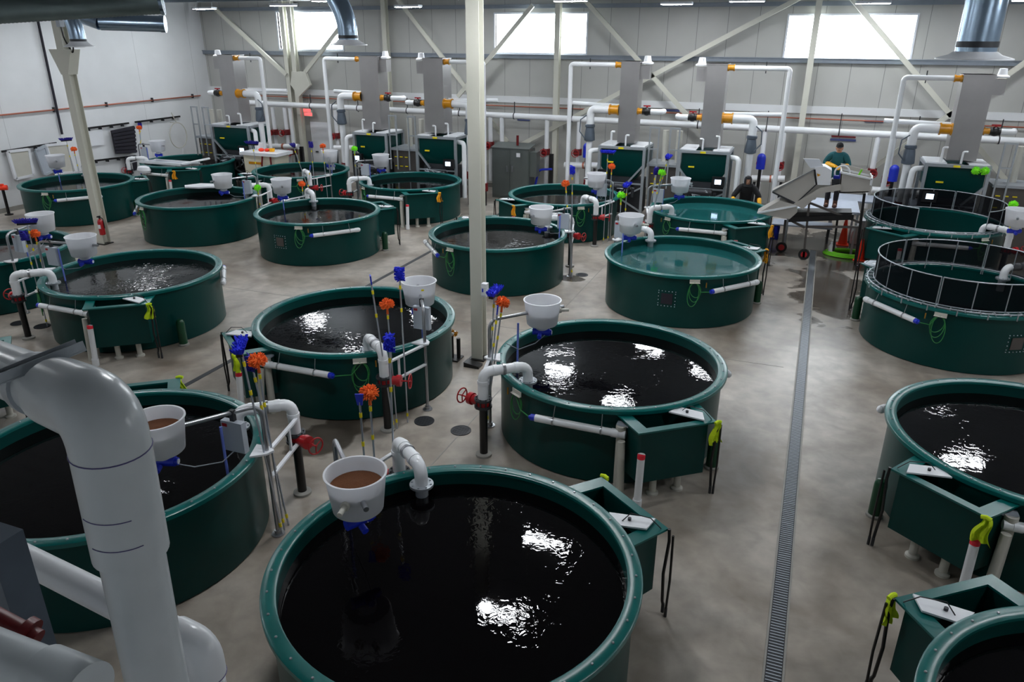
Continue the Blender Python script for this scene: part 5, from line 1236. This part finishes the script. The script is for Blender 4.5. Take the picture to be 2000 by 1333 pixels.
p = atz(1510, 462, 0); tag(MB().lathe([(0, 0), (.12, 0), (.14, .42), (.12, .42), (.1, .03), (0, .03)], 16).build('blue_bucket', 'blue', loc=(p.x, p.y, 0)), 'narrow blue bucket behind the amber cloth right of the teal tank', 'bucket')

# ---------------------------------------------------------------- people
def skin_body(name, J, E_, parent, m, root=0, sub=2):
    """J: list of (x,y,z,rx,ry)"""
    me = bpy.data.meshes.new(name); me.from_pydata([j[:3] for j in J], E_, []); me.materials.append(M[m])
    o = bpy.data.objects.new(name, me); COL.objects.link(o)
    if parent is not None: o.parent = parent
    sk = o.modifiers.new('skin', 'SKIN'); sk.use_smooth_shade = True
    if not me.skin_vertices: me.attributes.new('', 'FLOAT', 'POINT') if False else None
    lay = me.skin_vertices[0] if me.skin_vertices else None
    if lay is None:
        bm_ = __import__('bmesh').new(); bm_.from_mesh(me); bm_.verts.layers.skin.verify(); bm_.to_mesh(me); bm_.free(); lay = me.skin_vertices[0]
    for i, j in enumerate(J):
        lay.data[i].radius = (j[3], j[4]); lay.data[i].use_root = (i == root)
    ss = o.modifiers.new('subdivision', 'SUBSURF'); ss.levels = sub; ss.render_levels = sub
    return o
def person(name, loc, rotz, label, armL, armR, lean, top, bottomm, headgear, hscale=1.0):
    """facing -y; armL / armR = (elbow, wrist) points; lean = forward shift of shoulders"""
    r_ = empty(name, loc, label, 'person'); r_.rotation_euler = (0, 0, rotz); r_.scale = (hscale,) * 3
    L_ = lean; drop = L_ * .25
    sh = 1.42 - drop
    pel = (0, 0, .95); ch = (0, -L_ * .6, 1.25 - drop * .6); nk = (0, -L_ * 1.08, 1.5 - drop * 1.2); hd = (0, -L_ * 1.25 - .02, 1.64 - drop * 1.6)
    sL = (-.19, -L_, sh); sR = (.19, -L_, sh)
    J = [(*pel, .13, .1), (*ch, .14, .1), (*nk, .06, .06), (*sL, .055, .055), (*armL[0], .042, .042), (*armL[1], .03, .03), (*sR, .055, .055), (*armR[0], .042, .042), (*armR[1], .03, .03),
         (-.1, 0, .88, .085, .085), (-.11, -.01, .48, .06, .06), (-.11, .03, .09, .045, .045), (-.11, -.14, .04, .045, .035), (.1, 0, .88, .085, .085), (.11, -.01, .48, .06, .06), (.11, .03, .09, .045, .045), (.11, -.14, .04, .045, .035), (0, -L_ * 1.2, nk[2] + .06, .055, .055)]
    E_ = [(0, 1), (1, 2), (2, 3), (3, 4), (4, 5), (2, 6), (6, 7), (7, 8), (0, 9), (9, 10), (10, 11), (11, 12), (0, 13), (13, 14), (14, 15), (15, 16), (2, 17)]
    body = skin_body('body', J, E_, r_, 'skin')
    g = 1.0
    JT = [(*pel, .19, .15), (*ch, .225, .165), (*nk, .1, .09), (*sL, .105, .1), (*armL[0], .08, .08), (*Vector(armL[0]).lerp(Vector(armL[1]), .3), .07, .07), (*sR, .105, .1), (*armR[0], .08, .08), (*Vector(armR[0]).lerp(Vector(armR[1]), .3), .07, .07), (0, .0, .82, .2, .16)]
    skin_body('jacket', JT, [(0, 1), (1, 2), (2, 3), (3, 4), (4, 5), (2, 6), (6, 7), (7, 8), (0, 9)], body, top)
    JP = [(0, 0, .93, .15, .12), (-.1, 0, .84, .105, .1), (-.11, -.01, .48, .08, .08), (-.11, .03, .14, .07, .07), (.1, 0, .84, .105, .1), (.11, -.01, .48, .08, .08), (.11, .03, .14, .07, .07)]
    skin_body('trousers', JP, [(0, 1), (1, 2), (2, 3), (0, 4), (4, 5), (5, 6)], body, bottomm)
    for s in (-1, 1):
        m_ = MB(); m_.lathe([(0, 0), (.06, 0), (.062, .03), (.06, .2), (.055, .2), (.05, .1), (0, .09)], 16, (s * .11, .02, 0)); m_.ball((s * .11, -.1, .045), .065, 8, .7); m_.cyl((s * .11, .0, .045), (s * .11, -.1, .045), .055, n=14); m_.build('boot', 'boot', body)
    # head with face
    c = Vector(hd); m_ = MB(); m_.lathe([(.001, -.125), (.045, -.115), (.065, -.08), (.078, -.02), (.082, .04), (.072, .09), (.045, .122), (.001, .132)], 24, c); m_.ball(c + Vector((0, -.085, -.01)), .014, 6, 1.6)
    for s in (-1, 1): m_.ball(c + Vector((s * .083, .0, 0)), .018, 6, 1.5)
    hd_o = m_.build('head', 'skin', body)
    m_ = MB()
    for s in (-1, 1): m_.ball(c + Vector((s * .03, -.076, .015)), .009, 6)
    m_.box(c + Vector((-.022, -.076, -.062)), c + Vector((.022, -.066, -.054))); m_.build('face_features', 'boot', hd_o)
    if headgear == 'cap':
        m_ = MB(); m_.lathe([(.094, .03), (.092, .08), (.07, .13), (.03, .155), (0, .16)], 24, c); m_.prism([c + Vector(v) for v in ((-.07, -.06, .035), (.07, -.06, .035), (.055, -.16, .02), (-.055, -.16, .02))], (0, 0, .012)); m_.build('cap', 'hair', hd_o)
        MB().lathe([(.087, -.05), (.089, .0), (.088, .04)], 14, c, a0=math.radians(10), a1=math.radians(170)).build('hair', 'hair', hd_o)
    else:
        m_ = MB(); m_.lathe([(.1, -.12), (.112, -.02), (.108, .07), (.08, .13), (.03, .155), (0, .16)], 20, c + Vector((0, .015, 0)), a0=math.radians(-55), a1=math.radians(235)); m_.lathe([(.1, .07), (.08, .13), (.03, .155), (0, .16)], 24, c + Vector((0, .0, 0))); m_.lathe([(.06, -.19), (.13, -.15), (.11, -.08)], 20, c + Vector((0, .02, 0))); m_.build('hood', 'hood', hd_o)
    # rubber gauntlets with fingers
    for (el, wr, s) in ((armL[0], armL[1], -1), (armR[0], armR[1], 1)):
        el = Vector(el); wr = Vector(wr); d = (wr - el).normalized(); side = d.cross(Vector((0, 0, 1))).normalized(); nn = side.cross(d)
        JG = [(*el.lerp(wr, .12), .088, .088), (*el.lerp(wr, .7), .066, .066), (*wr, .042, .04), (*(wr + d * .07), .046, .03)]
        EG = [(0, 1), (1, 2), (2, 3)]
        for k, (off, ln) in enumerate(((-.033, .07), (-.011, .082), (.011, .078), (.033, .06))):
            b0 = len(JG); base = wr + d * .085 + side * off
            JG += [(*base, .013, .013), (*(base + d * ln * .5 - nn * .012), .011, .011), (*(base + d * ln * .85 - nn * .045), .009, .009)]; EG += [(3, b0), (b0, b0 + 1), (b0 + 1, b0 + 2)]
        b0 = len(JG); JG += [(*(wr + d * .03 - side * s * .045), .014, .014), (*(wr + d * .07 - side * s * .065 - nn * .02), .011, .011)]; EG += [(2, b0), (b0, b0 + 1)]
        skin_body('glove', JG, EG, body, 'glove', root=2, sub=1)
    return r_
pp = aty(1640, 265, 24.3)
person('person', (pp.x, 24.3, DZ), math.radians(-5), 'person in teal jacket, black cap and yellow gloves working at the grader hopper', ((-.32, -.1, 1.2), (-.03, -.34, 1.17)), ((.31, -.12, 1.18), (.14, -.36, 1.15)), .06, 'jacket', 'trouser', 'cap', 1.08)
pp = aty(1457, 345, 25.4)
person('person', (pp.x, 25.55, 0), math.radians(8), 'person in black hooded top and yellow gloves leaning over a back tank', ((-.36, -.3, 1.14), (-.38, -.44, .93)), ((.36, -.3, 1.14), (.38, -.46, .93)), .2, 'hood', 'trouser', 'hood', 1.1)

# two lime duster heads lying on the rightmost filter box
for i, (px, py) in enumerate(((1903, 326), (1921, 327))):
    p = aty(px, py, TY - .42)
    o_ = MB(); rnd = random.Random(20 + i)
    for k in range(120):
        z = rnd.uniform(-1, 1); a = rnd.uniform(0, 2 * PI); r = math.sqrt(1 - z * z); d = Vector((r * math.cos(a), z * .5, r * math.sin(a))) * rnd.uniform(.11, .14)
        o_.cyl(d * .3, d, .009, .007, n=5)
    o_.ball((0, 0, 0), .07, 8)
    o_.cyl((0, 0, 0), (0, .3, .02), .02, n=8)
    tag(o_.build('duster_head', 'bristle_lime', loc=p), ['left', 'right'][i] + ' of two lime duster heads on the rightmost filter box', 'duster', 'lime duster heads on the filter box')
